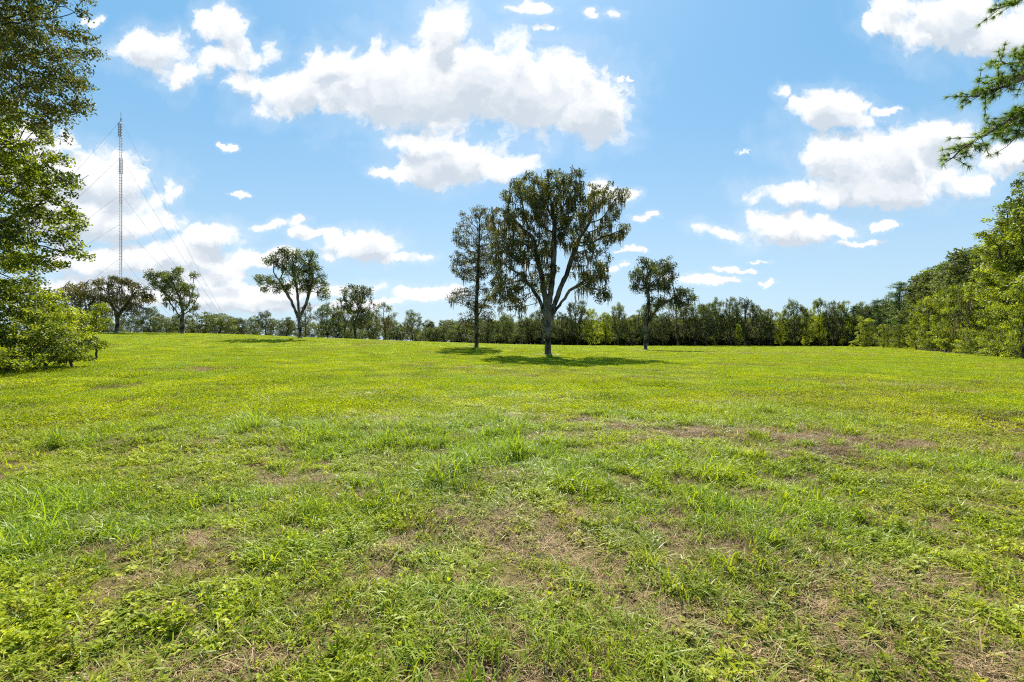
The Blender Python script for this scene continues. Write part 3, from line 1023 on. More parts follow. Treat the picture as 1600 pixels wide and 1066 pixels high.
hero('oak_tree', 'lone mossy oak with a long low limb reaching right, right of centre', 'tree', (1008, 548), 80,
     [(1003, 406, 8, 7), (1016, 408, 12, 8), (1040, 409, 11, 9), (999, 428, 15, 11), (1028, 426, 24, 14), (990, 446, 8, 8), (1012, 445, 16, 10), (1036, 445, 18, 12),
      (1052, 425, 9, 15), (1062, 455, 14, 11), (1080, 462, 13, 9), (1058, 473, 16, 7), (1030, 472, 22, 10), (1010, 485, 12, 12), (1008, 505, 8, 12)],
     (1010, 500), 1000, 0.5, 0.75, 5, 0.42, 0.03,
     dict(per=95, rc=0.8, L=0.26, W=0.15, maxacc=2, frac=0.55, droop=0.5, up=0.3, hang=1.0), M_OAKD,
     dict(count=800, lmin=0.6, lmax=2.4, w=0.06, lo=1, hi=60, zlim=4),
     stems=[[(1008, 548), (1010, 505), (1014, 470), (1010, 440)], [(1008, 548), (1010, 505), (1030, 478), (1060, 462)]], group='live oaks in the field')
hero('oak_tree', 'dense round-topped oak standing alone at the left, just right of the mast', 'tree', (285, 521), 98,
     [(250, 430, 18, 7), (281, 422, 9, 8), (302, 431, 8, 6), (240, 440, 10, 5), (268, 448, 24, 14), (299, 460, 12, 14), (267, 468, 14, 12), (290, 478, 16, 12), (241, 443, 8, 5), (283, 492, 10, 8)],
     (285, 495), 800, 0.6, 0.9, 6, 0.4, 0.035,
     dict(per=90, rc=0.9, L=0.32, W=0.18, maxacc=2, frac=0.55, droop=0.4, up=0.4, hang=0.5), M_OAKD,
     dict(count=250, lmin=0.5, lmax=1.8, w=0.07, lo=1, hi=30, zlim=5), group='oaks on the left skyline', zb=h1(-70, 98) - 0.3)
hero('oak_tree', 'wide mossy oak in front of the foot of the mast', 'tree', (183, 521), 96,
     [(182, 440, 20, 11), (210, 450, 20, 12), (160, 445, 18, 12), (190, 466, 36, 12), (225, 462, 14, 8), (165, 475, 18, 14), (205, 485, 22, 12)],
     (183, 500), 900, 0.6, 0.9, 6, 0.45, 0.035,
     dict(per=60, rc=0.85, L=0.30, W=0.17, maxacc=2, frac=0.55, droop=0.5, up=0.4, hang=0.6), M_BROWN,
     dict(count=700, lmin=0.6, lmax=2.4, w=0.07, lo=1, hi=40, zlim=3), group='oaks on the left skyline',
     stems=[[(183, 521), (184, 495), (170, 465)], [(183, 521), (184, 495), (205, 465)]])
hero('oak_tree', 'lower mossy oak left of the mast, beside the bright green tree', 'tree', (125, 521), 92,
     [(122, 452, 20, 11), (105, 468, 18, 14), (140, 465, 18, 14), (125, 485, 26, 14)],
     (126, 500), 700, 0.6, 0.9, 6, 0.35, 0.035,
     dict(per=60, rc=0.85, L=0.30, W=0.17, maxacc=2, frac=0.55, droop=0.5, up=0.4, hang=0.6), M_BROWN,
     dict(count=400, lmin=0.6, lmax=2.0, w=0.07, lo=1, hi=40, zlim=3), group='oaks on the left skyline')

# near left edge ------------------------------------------------------
hero('oak_tree', 'tall small-leaved tree whose dark boughs hang in at the top left corner', 'tree', (-170, 590), 15.5,
     [(10, 30, 100, 55), (60, 20, 48, 30), (85, 75, 36, 36), (40, 100, 70, 38), (95, 125, 34, 30), (70, 150, 50, 26), (112, 168, 24, 18), (60, 185, 40, 18),
      (-90, 60, 110, 100), (-200, 0, 130, 120), (-110, -120, 140, 90), (20, -70, 80, 70), (-260, -120, 120, 120)],
     (-170, 300), 3300, 0.24, 0.30, 2.2, 0.30, 0.007,
     dict(per=56, rc=0.30, L=0.11, W=0.055, maxacc=2, frac=0.92, droop=0.5, up=0.4, hang=0.6, flatten=0.6), M_NEAR, None, depth=0.7,
     stems=[[(-170, 590), (-168, 350), (-130, 150), (-90, 40)], [(-170, 590), (-168, 350), (-200, 120)]], jit=0.18, bias=(0.1, 0, -0.05), hollow=0.1)
hero('broadleaf_tree', 'bright green leafy tree at the left edge under the dark boughs', 'tree', (-60, 578), 17.5,
     [(20, 185, 30, 25), (45, 225, 44, 38), (30, 270, 60, 40), (80, 285, 34, 34), (55, 340, 58, 40), (100, 345, 22, 18), (88, 392, 26, 18), (128, 404, 14, 4), (110, 300, 16, 8), (118, 268, 14, 4), (112, 330, 16, 4), (122, 372, 12, 4), (40, 405, 50, 26),
      (25, 465, 46, 30), (70, 465, 26, 12), (-60, 300, 90, 110), (-80, 420, 90, 80), (-60, 180, 60, 60), (20, 510, 50, 34)],
     (-60, 480), 4200, 0.24, 0.30, 2.0, 0.22, 0.007,
     dict(per=60, rc=0.32, L=0.115, W=0.07, maxacc=2, frac=0.62, droop=0.3, up=0.6, hang=0.1, flatten=0.6), M_BRIGHT, None, depth=0.7,
     stems=[[(-60, 578), (-60, 420), (-50, 280)], [(-60, 578), (-60, 430), (-10, 350)]], jit=0.18, hollow=0.2)
for lab, base, Yd, lob, mt in [
    ('large leafy shrub below the bright green tree at the left edge', (70, 570), 17.0, [(50, 535, 46, 22), (85, 522, 26, 18), (40, 548, 44, 20), (100, 548, 24, 14)], M_GREEN),
    ('arching bright shrub nearest the open grass in the left thicket', (112, 562), 18.5, [(116, 538, 14, 10), (100, 522, 10, 8), (132, 546, 10, 5), (106, 552, 20, 8), (92, 508, 7, 6), (116, 559, 20, 6), (100, 560, 18, 6), (140, 532, 6, 4)], M_BRIGHT),
    ('low yellow-green shrub at the very left edge of the field', (12, 580), 15.5, [(0, 560, 46, 22), (-40, 540, 50, 36), (30, 565, 30, 14)], M_BRIGHT),
    ('tall thin sapling with yellow top leaves behind the left thicket', (150, 545), 24, [(160, 482, 9, 6), (145, 492, 9, 7), (166, 500, 7, 5), (150, 512, 8, 8), (140, 525, 8, 8), (150, 537, 12, 8), (158, 541, 9, 5), (140, 540, 10, 6)], M_BRIGHT),
    ('dark leafy shrub behind the arching shrub in the left thicket', (100, 556), 22, [(100, 495, 26, 20), (70, 500, 40, 26), (110, 525, 28, 22), (60, 530, 40, 24)], M_GREEN),
]:
    hero('shrub', lab, 'shrub', base, Yd, lob, (base[0], base[1] - 12), 1100, 0.16, 0.2, 1.6, 0.05, 0.005,
         dict(per=30, rc=0.20, L=0.095, W=0.055, maxacc=2, droop=0.25, up=0.7, hang=0.0), mt, None, depth=0.8, group='shrubs of the left thicket', sides=5, jit=0.2)

# near right pine -------------------------------------------------------


def needle_tufts(C, dirs, nper, L, W):
    n_ = len(C)
    Cc = np.repeat(C, nper, 0)
    d = np.repeat(dirs, nper, 0) * 0.8 + rnd_unit(n_ * nper) * 0.9
    d /= np.linalg.norm(d, axis=1)[:, None]
    Ln = (L * rng.uniform(0.6, 1.15, n_ * nper))[:, None]
    s = np.cross(d, rnd_unit(n_ * nper))
    s /= np.linalg.norm(s, axis=1)[:, None] + 1e-9
    tip_ = Cc + d * Ln
    tip_[:, 2] -= Ln[:, 0] * 0.12
    V = np.stack([Cc - s * W, Cc + s * W, tip_], 1).reshape(-1, 3)
    tone = np.clip(np.repeat(rng.uniform(0.1, 0.9, n_), nper) + rng.uniform(-.3, .3, n_ * nper), 0, 1)
    return V, np.arange(len(V)).reshape(-1, 3), tone


PY = 12.0
PX = 19.5
pz = h1(PX, PY)
root = thing('pine_tree', 'near pine whose needle boughs reach in at the top right corner', 'tree', (PX, PY, pz))
mpp = PY / F


def pl(px, py, dy=0.0):
    return np.array([((px - 800) * (PY + dy) / F) - PX, dy, EYE + (533 - py) * (PY + dy) / F - pz])


nodes = [np.array([0, 0, -0.2])]
par = [-1]
for z in np.arange(0.6, 19.5, 0.4):
    nodes.append(np.array([0.12 * math.sin(z * 0.5), 0.1 * math.cos(z * 0.4), z]))
    par.append(len(nodes) - 2)
ntr = len(nodes)
tc_c, tc_d = [], []


def bough(path, twigs, twl=0.5, droopy=0.0):
    """path of points from the trunk outwards; short twigs carry needle tufts on its outer part"""
    P_ = [np.array(p, float) for p in path]
    z0 = P_[0][2]
    prev = min(range(1, ntr), key=lambda q_: abs(nodes[q_][2] - z0))
    seg = []
    for a, b in zip(P_[:-1], P_[1:]):
        m_ = max(int(np.linalg.norm(b - a) / 0.16), 1)
        for s in range(1, m_ + 1):
            nodes.append(a + (b - a) * s / m_ + rng.normal(0, 0.018, 3))
            par.append(prev)
            prev = len(nodes) - 1
            seg.append(prev)
    start = int(len(seg) * 0.30)
    tip_d = P_[-1] - P_[-2]
    tip_d /= np.linalg.norm(tip_d)
    tc_c.append(nodes[seg[-1]])
    tc_d.append(tip_d)
    for k_ in range(int(twigs * 2.4)):
        i_ = seg[int(rng.uniform(start, len(seg) - 1))]
        d = tip_d * 0.7 + rnd_unit(1)[0] * np.array([1, 1, 0.45]) + np.array([0, 0, 0.28 - droopy])
        d /= np.linalg.norm(d)
        Lw = twl * 1.45 * rng.uniform(0.3, 1.0)
        pv = i_
        for s in range(1, 4):
            nodes.append(nodes[i_] + d * Lw * s / 3)
            par.append(pv)
            pv = len(nodes) - 1
            if s >= 2:
                tc_c.append(nodes[pv])
                tc_d.append(d)


bough([(0, 0, pl(1700, 110)[2]), pl(1660, 150, -0.5), pl(1600, 176, -1.2), pl(1560, 198, -1.4), pl(1520, 222, -1.5), pl(1500, 236, -1.6), pl(1474, 256, -1.6)], 75, 0.42)
bough([(0, 0, pl(1700, 110)[2]), pl(1640, 140, -0.9), pl(1600, 190, -1.5), pl(1580, 222, -1.7), pl(1562, 236, -1.8)], 26, 0.3)
bough([(0, 0, pl(1700, 60)[2]), pl(1650, 95, -0.4), pl(1600, 122, -1.0), pl(1560, 138, -1.2), pl(1528, 148, -1.2), pl(1508, 154, -1.3)], 62, 0.42)
bough([(0, 0, pl(1700, 50)[2]), pl(1640, 80, -0.2), pl(1600, 96, -0.5), pl(1572, 100, -0.6), pl(1555, 96, -0.7)], 30, 0.35)
bough([(0, 0, pl(1700, 200)[2]), pl(1650, 200, -0.2), pl(1605, 205, -0.7), pl(1585, 212, -0.8)], 26, 0.35)
bough([(0, 0, pl(1700, -60)[2]), pl(1640, -30, -0.4), pl(1600, 0, -0.8), pl(1575, 8, -0.9), pl(1552, 16, -0.9)], 30, 0.35)
for k_ in range(46):
    z = rng.uniform(6.5, 19)
    a = rng.uniform(0, 6.283)
    if math.cos(a) < -0.15:
        if z < 13.5:
            continue
    Lb = (19.8 - z) * 0.32 + 0.7
    d = np.array([math.cos(a), math.sin(a), 0])
    bough([(0, 0, z), d * Lb * 0.5 + np.array([0, 0, z + 0.1]), d * Lb + np.array([0, 0, z + 0.35])], int(14 + 8 * Lb), 0.5)
nodes, par = np.array(nodes), np.array(par)
rad, acc, isl = radii(par, 0.24, 0.007)
V, Fq = tubes(nodes, par, rad, 6)
link('trunk', newmesh('trunk', V, [Fq], [M_BARKP], smooth=True), root)
V, Ft, tone = needle_tufts(np.array(tc_c), np.array(tc_d), 52, 0.165, 0.0042)
link('crown', newmesh('crown', V, [Ft], [M_PINEN], attrs={'tone': ('FACE', tone)}), root)

# ------------------------------------------------------------------ woodland trees (each kind built once, then copied)


def make_variant(kind, seed, coll=None):
    """returns (nodes, parent, args...) for a woodland tree of that kind; real size in metres"""
    global rng
    keep_rng = rng
    rng = np.random.default_rng(seed)
    H = {'mossy': 14.0, 'dark': 13.0, 'green': 15.0, 'pine': 18.0, 'bush': 4.5, 'low': 8.0, 'airy': 13.0, 'thicket': 6.0}[kind]
    mossa = None
    if kind == 'pine':
        nodes = [np.array([0, 0, -0.2])]
        par = [-1]
        for z in np.arange(0.8, H, 0.8):
            nodes.append(np.array([0.25 * math.sin(z * .3 + seed), 0.2 * math.cos(z * .25), z]))
            par.append(len(nodes) - 2)
        nt = len(nodes)
        for z in np.arange(H * 0.36, H - 0.4, 0.42):
            for q_ in range(2):
                a = rng.uniform(0, 6.28)
                Lb = (1.0 - ((z - H * .5) / (H * .62)) ** 2) * 3.1 * rng.uniform(0.55, 1.15)
                pv = min(int(z / 0.8), nt - 1)
                d = np.array([math.cos(a), math.sin(a), rng.uniform(0.0, 0.45)])
                for s in range(1, 6):
                    nodes.append(nodes[min(int(z / 0.8), nt - 1)] * 1.0 + d * Lb * s / 5 + rng.normal(0, .08, 3))
                    par.append(pv)
                    pv = len(nodes) - 1
        nodes, par = np.array(nodes), np.array(par)
        la = dict(per=36, rc=0.62, L=0.36, W=0.10, maxacc=3, droop=0.0, up=0.9, hang=0.0)
        args = (0.24, 0.02, la, M_PINE, M_BARKP, None)
    else:
        rx = {'mossy': 5.6, 'dark': 5.8, 'green': 5.2, 'bush': 2.6, 'low': 4.8, 'airy': 4.4, 'thicket': 4.5}[kind]
        nlb = {'mossy': 14, 'dark': 15, 'green': 16, 'bush': 8, 'low': 12, 'airy': 12, 'thicket': 12}[kind]
        lo = {'mossy': 0.28, 'dark': 0.14, 'green': 0.08, 'bush': 0.10, 'low': 0.1, 'airy': 0.3, 'thicket': 0.06}[kind]
        lob = []
        for q_ in range(nlb):
            f = (q_ + 0.5) / nlb
            z = H * (lo + (0.94 - lo) * f)
            wdt = rx * (math.sin(math.pi * min(max(0.18 + 0.72 * f, 0), 1)) ** 0.7)
            a = q_ * 2.4 + rng.uniform(-.5, .5)
            rr_ = wdt * rng.uniform(0.35, 0.75)
            s = rx * rng.uniform(0.30, 0.50)
            lob.append((math.cos(a) * rr_, math.sin(a) * rr_, z, s, s, s * 0.72))
        A = lobes_pts(lob, {'mossy': 700, 'dark': 800, 'green': 900, 'bush': 300, 'low': 500, 'airy': 420, 'thicket': 400}[kind], 0.3)
        ht = H * max(lo, 0.12)
        pts_, pr_ = [np.array([0, 0, -0.3])], [-1]
        m_ = max(int(ht / 0.7), 1)
        lean = rng.uniform(-.12, .12, 2)
        for s in range(1, m_ + 1):
            z = ht * s / m_
            pts_.append(np.array([lean[0] * z, lean[1] * z, z]))
            pr_.append(len(pts_) - 2)
        st = 0.32 if kind == 'bush' else 0.6
        nodes, par = grow(A, pts_, pr_, st, 5, st * 1.35, bias=(0, 0, 0.08))
        la = dict(per={'mossy': 38, 'dark': 46, 'green': 46, 'bush': 40, 'low': 46, 'airy': 24, 'thicket': 40}[kind], rc=0.5 if kind == 'bush' else 0.85,
                  L=0.20 if kind == 'bush' else 0.34, W=0.12 if kind == 'bush' else 0.19, maxacc=2, droop=0.35, up=0.5, hang=0.5 if kind == 'mossy' else 0.15, frac=0.62)
        if kind in ('mossy', 'airy'):
            mossa = dict(count=700 if kind == 'mossy' else 250, lmin=0.6, lmax=2.6, w=0.08, lo=1, hi=50, zlim=2.5)
        ml = {'mossy': M_OAKD, 'dark': M_OAKD, 'green': M_GREEN, 'bush': M_GREEN, 'low': M_OAKD, 'airy': M_BROWN, 'thicket': M_OAKD}[kind]
        args = (0.30 if kind != 'bush' else 0.06, 0.03 if kind != 'bush' else 0.01, la, ml, M_BARK, mossa)
    if coll is not None:       # a merged copy for the wood behind
        r0, tip_, la, ml, mb, ma = args
        rad, acc, isl = radii(par, r0, tip_)
        V, Fq = tubes(nodes, par, rad, 5, 0.035)
        la = dict(la)
        la['per'] = int(la['per'] * 0.7)
        la['L'] *= 1.2
        la['W'] *= 1.2
        V2, F2, tone = crown(nodes, par, acc, **la)
        me = newmesh('wood_tree', np.concatenate([V, V2]), [Fq, F2 + len(V)], [mb, ml], mi=np.concatenate([np.zeros(len(Fq)), np.ones(len(F2))]),
                     attrs={'tone': ('FACE', np.concatenate([np.zeros(len(Fq)), tone]))})
        rng = keep_rng
        return me
    rng = keep_rng
    return nodes, par, args


VAR = {}
NAMES = {'mossy': ('oak_tree', 'tree'), 'dark': ('oak_tree', 'tree'), 'green': ('broadleaf_tree', 'tree'), 'pine': ('pine_tree', 'tree'),
         'bush': ('shrub', 'shrub'), 'low': ('oak_tree', 'tree'), 'airy': ('oak_tree', 'tree')}
HH = {'mossy': 14.0, 'dark': 13.0, 'green': 15.0, 'pine': 18.0, 'bush': 4.5, 'low': 8.0, 'airy': 13.0, 'thicket': 6.0}
NV = {'mossy': 4, 'dark': 3, 'green': 4, 'pine': 3, 'bush': 3, 'low': 2, 'airy': 2}
ctr = {}


def plant(kind, px, top, Yd, label, group, wid=1.0, dz=0.0):
    """one woodland tree: px across, its top at that height of the measuring grid, at depth Yd"""
    global rng
    c_ = ctr.get(kind, 0)
    ctr[kind] = c_ + 1
    v = c_ % NV[kind]
    x = (px - 800) / F * Yd
    z = h1(x, Yd) + dz
    want = EYE + (533 - top) / F * Yd - z
    s = want / (HH[kind] * 1.0)
    rz = (c_ * 2.399) % 6.283
    sc_ = (s * wid, s * wid, s)
    key = (kind, v)
    if key not in VAR:
        nodes, par, (r0, tip_, la, ml, mb, ma) = make_variant(kind, 100 + v * 17 + len(kind) * 3)
        nm_, cat = NAMES[kind]
        root = thing(nm_, label, cat, (x, Yd, z), rz, group)
        kr = rng
        rng = np.random.default_rng(500 + v)
        zmax = nodes[:, 2].max() + 0.4
        nodes = nodes * np.array([1, 1, HH[kind] / zmax])
        dress(root, nodes, par, r0, tip_, la, ml, mb, ma, sides=5 if kind == 'bush' else 6, minr=0.02 if kind != 'bush' else 0.008, flare=1.4)
        rng = kr
        root.scale = sc_
        VAR[key] = root
    else:
        copy_thing(VAR[key], label, (x, Yd, z), rz, sc_, group)


GL, GC, GR, GS = 'trees of the left skyline', 'trees of the far tree line', 'trees of the right wood edge', 'shrubs at the foot of the right wood'
# left skyline, behind the rise
for a in [
    ('low', 60, 470, 104, 'oak half hidden behind the bright green tree at the left edge', GL, 1.1),
    ('dark', 95, 475, 116, 'dim oak seen between the left thicket and the lower mossy oak', GL, 1.0),
    ('dark', 150, 480, 122, 'dark oak low behind the gap between the two mossy oaks by the mast', GL, 1.0),
    ('dark', 232, 478, 120, 'dark oak between the wide mossy oak and the round-topped oak', GL, 1.0),
    ('low', 260, 492, 112, 'low dark tree under the left side of the round-topped oak', GL, 1.2),
    ('low', 318, 487, 120, 'low wide tree just right of the round-topped oak, first of the pair', GL, 1.5),
    ('low', 343, 487, 116, 'low wide tree under the lower ends of the guy wires', GL, 1.4),
    ('dark', 377, 496, 128, 'small dark tree in the dip between the guy wires and the spreading oak', GL, 1.0),
    ('mossy', 415, 484, 122, 'round grey-green tree left of the spreading open-crowned oak', GL, 0.95),
    ('low', 447, 500, 124, 'low dark tree behind the left side of the spreading oak trunk', GL, 1.1),
    ('airy', 478, 470, 92, 'brownish slender tree right behind the spreading oak trunk', GL, 0.7),
    ('dark', 512, 474, 122, 'dark bushy oak right of the spreading open-crowned oak', GL, 1.0),
    ('dark', 538, 478, 126, 'second dark bushy oak, left of the tall domed oak', GL, 0.9),
    ('mossy', 556, 443, 112, 'tall domed oak halfway between the spreading oak and the largest oak', GL, 1.05),
    ('dark', 583, 488, 128, 'dark low oak below the right side of the tall domed oak', GL, 0.9),
    ('airy', 602, 470, 112, 'pale sparse tree right of the tall domed oak', GL, 0.9),
    ('mossy', 645, 483, 116, 'dark twin-headed tree standing apart before the low hedge of trees', GL, 0.95),
    ('low', 620, 508, 130, 'low dark tree between the pale sparse tree and the twin-headed tree', GL, 1.2),
    ('low', 672, 511, 134, 'small dark tree beginning the low hedge right of the twin-headed tree', GL, 1.3),
    ('low', 695, 505, 136, 'low dark tree left of the sparse brownish field tree', GL, 1.3),
]:
    plant(*a)
# far tree line, centre to right
FT = [
    ('low', 722, 503, 146, 'low dark tree just behind the left side of the sparse brownish field tree', GC, 1.3),
    ('dark', 762, 500, 148, 'dark tree directly behind the trunk of the sparse brownish field tree', GC, 1.1),
    ('dark', 792, 498, 150, 'dark tree low between the two central field oaks', GC, 1.1),
    ('dark', 822, 494, 152, 'dark tree just left of the largest oak trunk', GC, 1.0),
    ('mossy', 848, 488, 150, 'mossy tree hidden behind the largest oak trunk', GC, 0.9),
    ('mossy', 878, 480, 152, 'mossy tree just right of the largest oak trunk', GC, 0.85),
    ('mossy', 902, 477, 154, 'grey mossy tree below the right boughs of the largest oak', GC, 0.85),
    ('green', 924, 484, 152, 'green tree with a pale trunk, below the rightmost boughs of the largest oak', GC, 0.7),
    ('green', 946, 486, 156, 'light green tree midway between the largest oak and the lone oak', GC, 0.8),
    ('mossy', 966, 481, 152, 'mossy tree left of the lone oak with the long limb', GC, 0.8),
    ('dark', 986, 486, 154, 'dark tree touching the left side of the lone oak trunk', GC, 0.8),
    ('mossy', 1012, 486, 150, 'mossy tree directly behind the lone oak trunk', GC, 0.9),
    ('mossy', 1036, 480, 152, 'wide brown-grey mossy tree right of the lone oak trunk', GC, 1.0),
    ('airy', 1060, 476, 152, 'olive mossy tree behind the tip of the lone oak limb', GC, 1.0),
    ('mossy', 1086, 474, 150, 'rounded mossy tree just past the tip of the lone oak limb', GC, 1.0),
    ('mossy', 1118, 463, 150, 'narrow tall tree, first to stand above the line right of the lone oak', GC, 0.6),
    ('mossy', 1142, 460, 148, 'taller dark-topped mossy tree, left of the twin pair above the line', GC, 0.6),
    ('mossy', 1165, 462, 148, 'broad dark-topped mossy tree, highest of the cluster right of the lone oak', GC, 0.75),
    ('mossy', 1104, 486, 144, 'grey mossy tree in front of the narrow tall tree', GC, 0.8),
    ('green', 1154, 500, 140, 'small bright green tree at the foot of the dark-topped cluster', GC, 0.7),
    ('mossy', 1186, 484, 150, 'grey-brown tree right of the dark-topped cluster', GC, 0.8),
    ('airy', 1204, 483, 150, 'flat-topped olive tree in the level stretch of the line', GC, 0.9),
    ('green', 1222, 484, 150, 'flat-topped green tree in the level stretch of the line', GC, 0.8),
    ('dark', 1243, 476, 148, 'narrow dark tree ending the level stretch of the line', GC, 0.55),
    ('green', 1262, 474, 148, 'tall light green tree right of the narrow dark tree', GC, 0.6),
    ('green', 1280, 477, 150, 'green tree left of the bushy-topped tall tree', GC, 0.65),
    ('mossy', 1302, 467, 146, 'bushy-topped tall tree before the line bends towards the right wood', GC, 0.6),
    ('green', 1318, 478, 148, 'green tree right of the bushy-topped tall tree', GC, 0.65),
    ('pine', 1334, 476, 146, 'slim pine in the line left of the wide dark pine', GC, 0.7),
    ('dark', 1352, 478, 142, 'dark tree next to the slim pine', GC, 0.75),
    ('green', 1350, 503, 128, 'light green low tree left of the foot of the wide dark pine', GC, 0.8),
    ('pine', 1372, 466, 134, 'olive pine leaning on the left of the wide dark pine', GC, 0.9),
    ('pine', 1408, 438, 118, 'wide flat-topped dark pine where the far line meets the right wood', GC, 1.25),
    ('green', 1380, 500, 118, 'pale green small tree below the wide dark pine', GC, 0.8),
    ('pine', 1452, 445, 128, 'pine behind the first bright trees of the right wood', GC, 0.9),
]
for i_, a in enumerate(FT):
    a = list(a)
    if a[5] is GC and a[0] != 'pine' and a[2] > 470:
        a[2] += 10 * math.sin(i_ * 2.7) - 3
        a[6] *= 1.0 + 0.22 * math.sin(i_ * 1.9 + 1)
    plant(*a)
# right wood: bright front trees, pines behind; (kind, px, top, depth)
for a in [
    ('green', 1405, 505, 104, 'lowest bright tree at the far left tip of the right wood', GR, 0.85),
    ('green', 1432, 475, 92, 'bright yellow-green tree leading the right wood edge', GR, 0.85),
    ('green', 1456, 458, 84, 'second bright tree of the right wood edge, with an even crown', GR, 0.8),
    ('green', 1478, 465, 76, 'lower bright tree in front of the line of pines', GR, 0.85),
    ('green', 1502, 440, 70, 'tall bright tree in the middle of the right wood edge', GR, 0.85),
    ('airy', 1518, 445, 62, 'paler dull green tree in the right wood edge', GR, 0.75),
    ('green', 1538, 430, 60, 'full green tree left of the tallest tree at the right edge', GR, 0.85),
    ('green', 1650, 290, 44, 'leafy tree just past the right edge of the picture, behind the giant', GR, 0.9),
    ('green', 1560, 470, 50, 'lower green tree in front of the reaching tree', GR, 0.8),
    ('green', 1600, 440, 43, 'nearest bright green tree, low against the right edge', GR, 0.8),
    ('pine', 1470, 425, 100, 'first pine top above the right wood edge', GR, 0.9),
    ('pine', 1488, 412, 94, 'second pine top above the right wood edge', GR, 0.9),
    ('pine', 1507, 400, 86, 'third pine top, pointed, above the middle of the right wood', GR, 0.9),
    ('pine', 1526, 388, 80, 'fourth pine top of the rising row in the right wood', GR, 0.9),
    ('pine', 1545, 378, 74, 'highest pine top left of the reaching tree', GR, 0.9),
    ('pine', 1572, 368, 70, 'pine behind the reaching tree at the right', GR, 0.9),
]:
    plant(*a)
hero('broadleaf_tree', 'tallest of the right wood, its boughs reaching out left over its neighbours', 'tree', (1576, 556), 51,
     [(1537, 366, 12, 6), (1550, 372, 12, 8), (1553, 345, 9, 9), (1566, 352, 12, 12), (1572, 326, 10, 10), (1560, 388, 22, 12), (1582, 345, 14, 16), (1580, 400, 26, 22), (1566, 425, 26, 16),
      (1580, 455, 30, 24), (1572, 495, 26, 24)],
     (1576, 500), 1900, 0.40, 0.5, 3.5, 0.34, 0.02,
     dict(per=56, rc=0.52, L=0.22, W=0.13, maxacc=2, frac=0.62, droop=0.3, up=0.6, hang=0.2), M_GREEN, None,
     stems=[[(1576, 556), (1577, 470), (1572, 380), (1574, 335)], [(1576, 556), (1577, 470), (1560, 385), (1542, 368)]], group=GR, hollow=0.2)
hero('broadleaf_tree', 'leafy giant cut off by the right edge of the photograph', 'tree', (1612, 560), 47,
     [(1604, 296, 12, 12), (1596, 318, 12, 10), (1615, 285, 20, 18), (1604, 350, 20, 24), (1630, 330, 30, 36), (1604, 395, 22, 22), (1596, 430, 22, 18), (1620, 420, 34, 36),
      (1606, 465, 30, 26), (1640, 470, 30, 40), (1602, 505, 26, 20)],
     (1612, 500), 2200, 0.40, 0.5, 3.5, 0.36, 0.02,
     dict(per=56, rc=0.52, L=0.21, W=0.125, maxacc=2, frac=0.62, droop=0.3, up=0.6, hang=0.2), M_BRIGHT, None,
     stems=[[(1612, 560), (1612, 470), (1610, 380), (1612, 320)]], group=GR, hollow=0.2)
for i_, (px, top, Yd, lab) in enumerate([
    (1400, 527, 112, 'farthest shrub at the foot of the right wood'),
    (1418, 524, 104, 'shrub under the lowest bright tree of the right wood'),
    (1436, 523, 94, 'shrub below the leading bright tree of the right wood'),
    (1452, 518, 86, 'reddish-stemmed tall shrub standing out from the right wood'),
    (1470, 524, 78, 'rounded shrub under the lower bright tree before the pines'),
    (1490, 520, 70, 'broad shrub in the middle of the right wood foot'),
    (1510, 522, 63, 'pale shrub just right of the middle of the right wood foot'),
    (1530, 512, 58, 'high shrub beside the shaded hollow of the right wood'),
    (1550, 522, 53, 'shrub right of the shaded hollow in the right wood'),
    (1570, 510, 50, 'tall pale shrub near the right edge'),
    (1588, 520, 47, 'shrub spilling onto the grass near the right edge'),
    (1612, 508, 44, 'nearest shrub, cut by the right edge'),
    (1385, 530, 120, 'shrub below the wide dark pine'),
    (1340, 530, 132, 'small shrub left of the foot of the wide dark pine'),
]):
    plant('bush', px, top, Yd, lab, GS, 1.25 + 0.25 * math.sin(i_ * 2.1))

# the wood behind the front rows: uncountable depth of trees, one object
wcol = bpy.data.collections.new('wood_kinds')
kinds = ['mossy', 'dark', 'green', 'pine', 'dark', 'thicket', 'thicket']
for q, kd in enumerate(kinds):
    link('%02d_wood_tree' % q, make_variant(kd, 900 + q, coll=True), coll=wcol)
WP, WS, WI = [], [], []


def wrow(px0, px1, Y0, Y1, n_, top0, top1, ids, depth=14):
    for q in range(n_):
        f = (q + rng.uniform(0.1, 0.9)) / n_
        d = rng.uniform(0, depth)
        Yd = Y0 + (Y1 - Y0) * f
        px = px0 + (px1 - px0) * f
        x = (px - 800) / F * Yd
        nx, ny = x / math.hypot(x, Yd), Yd / math.hypot(x, Yd)
        x2, y2 = x + nx * d, Yd + ny * d
        top = top0 + (top1 - top0) * f + rng.uniform(-5, 10)
        z = h1(x2, y2)
        want = EYE + (533 - top) / F * y2 - z
        i2 = ids[int(rng.integers(len(ids)))]
        Hk = HH[kinds[i2]]
        s = want / Hk
        WP.append((x2, y2, z))
        w_ = s * rng.uniform(0.8, 1.2)
        WS.append((w_, w_, s))
        WI.append(i2)


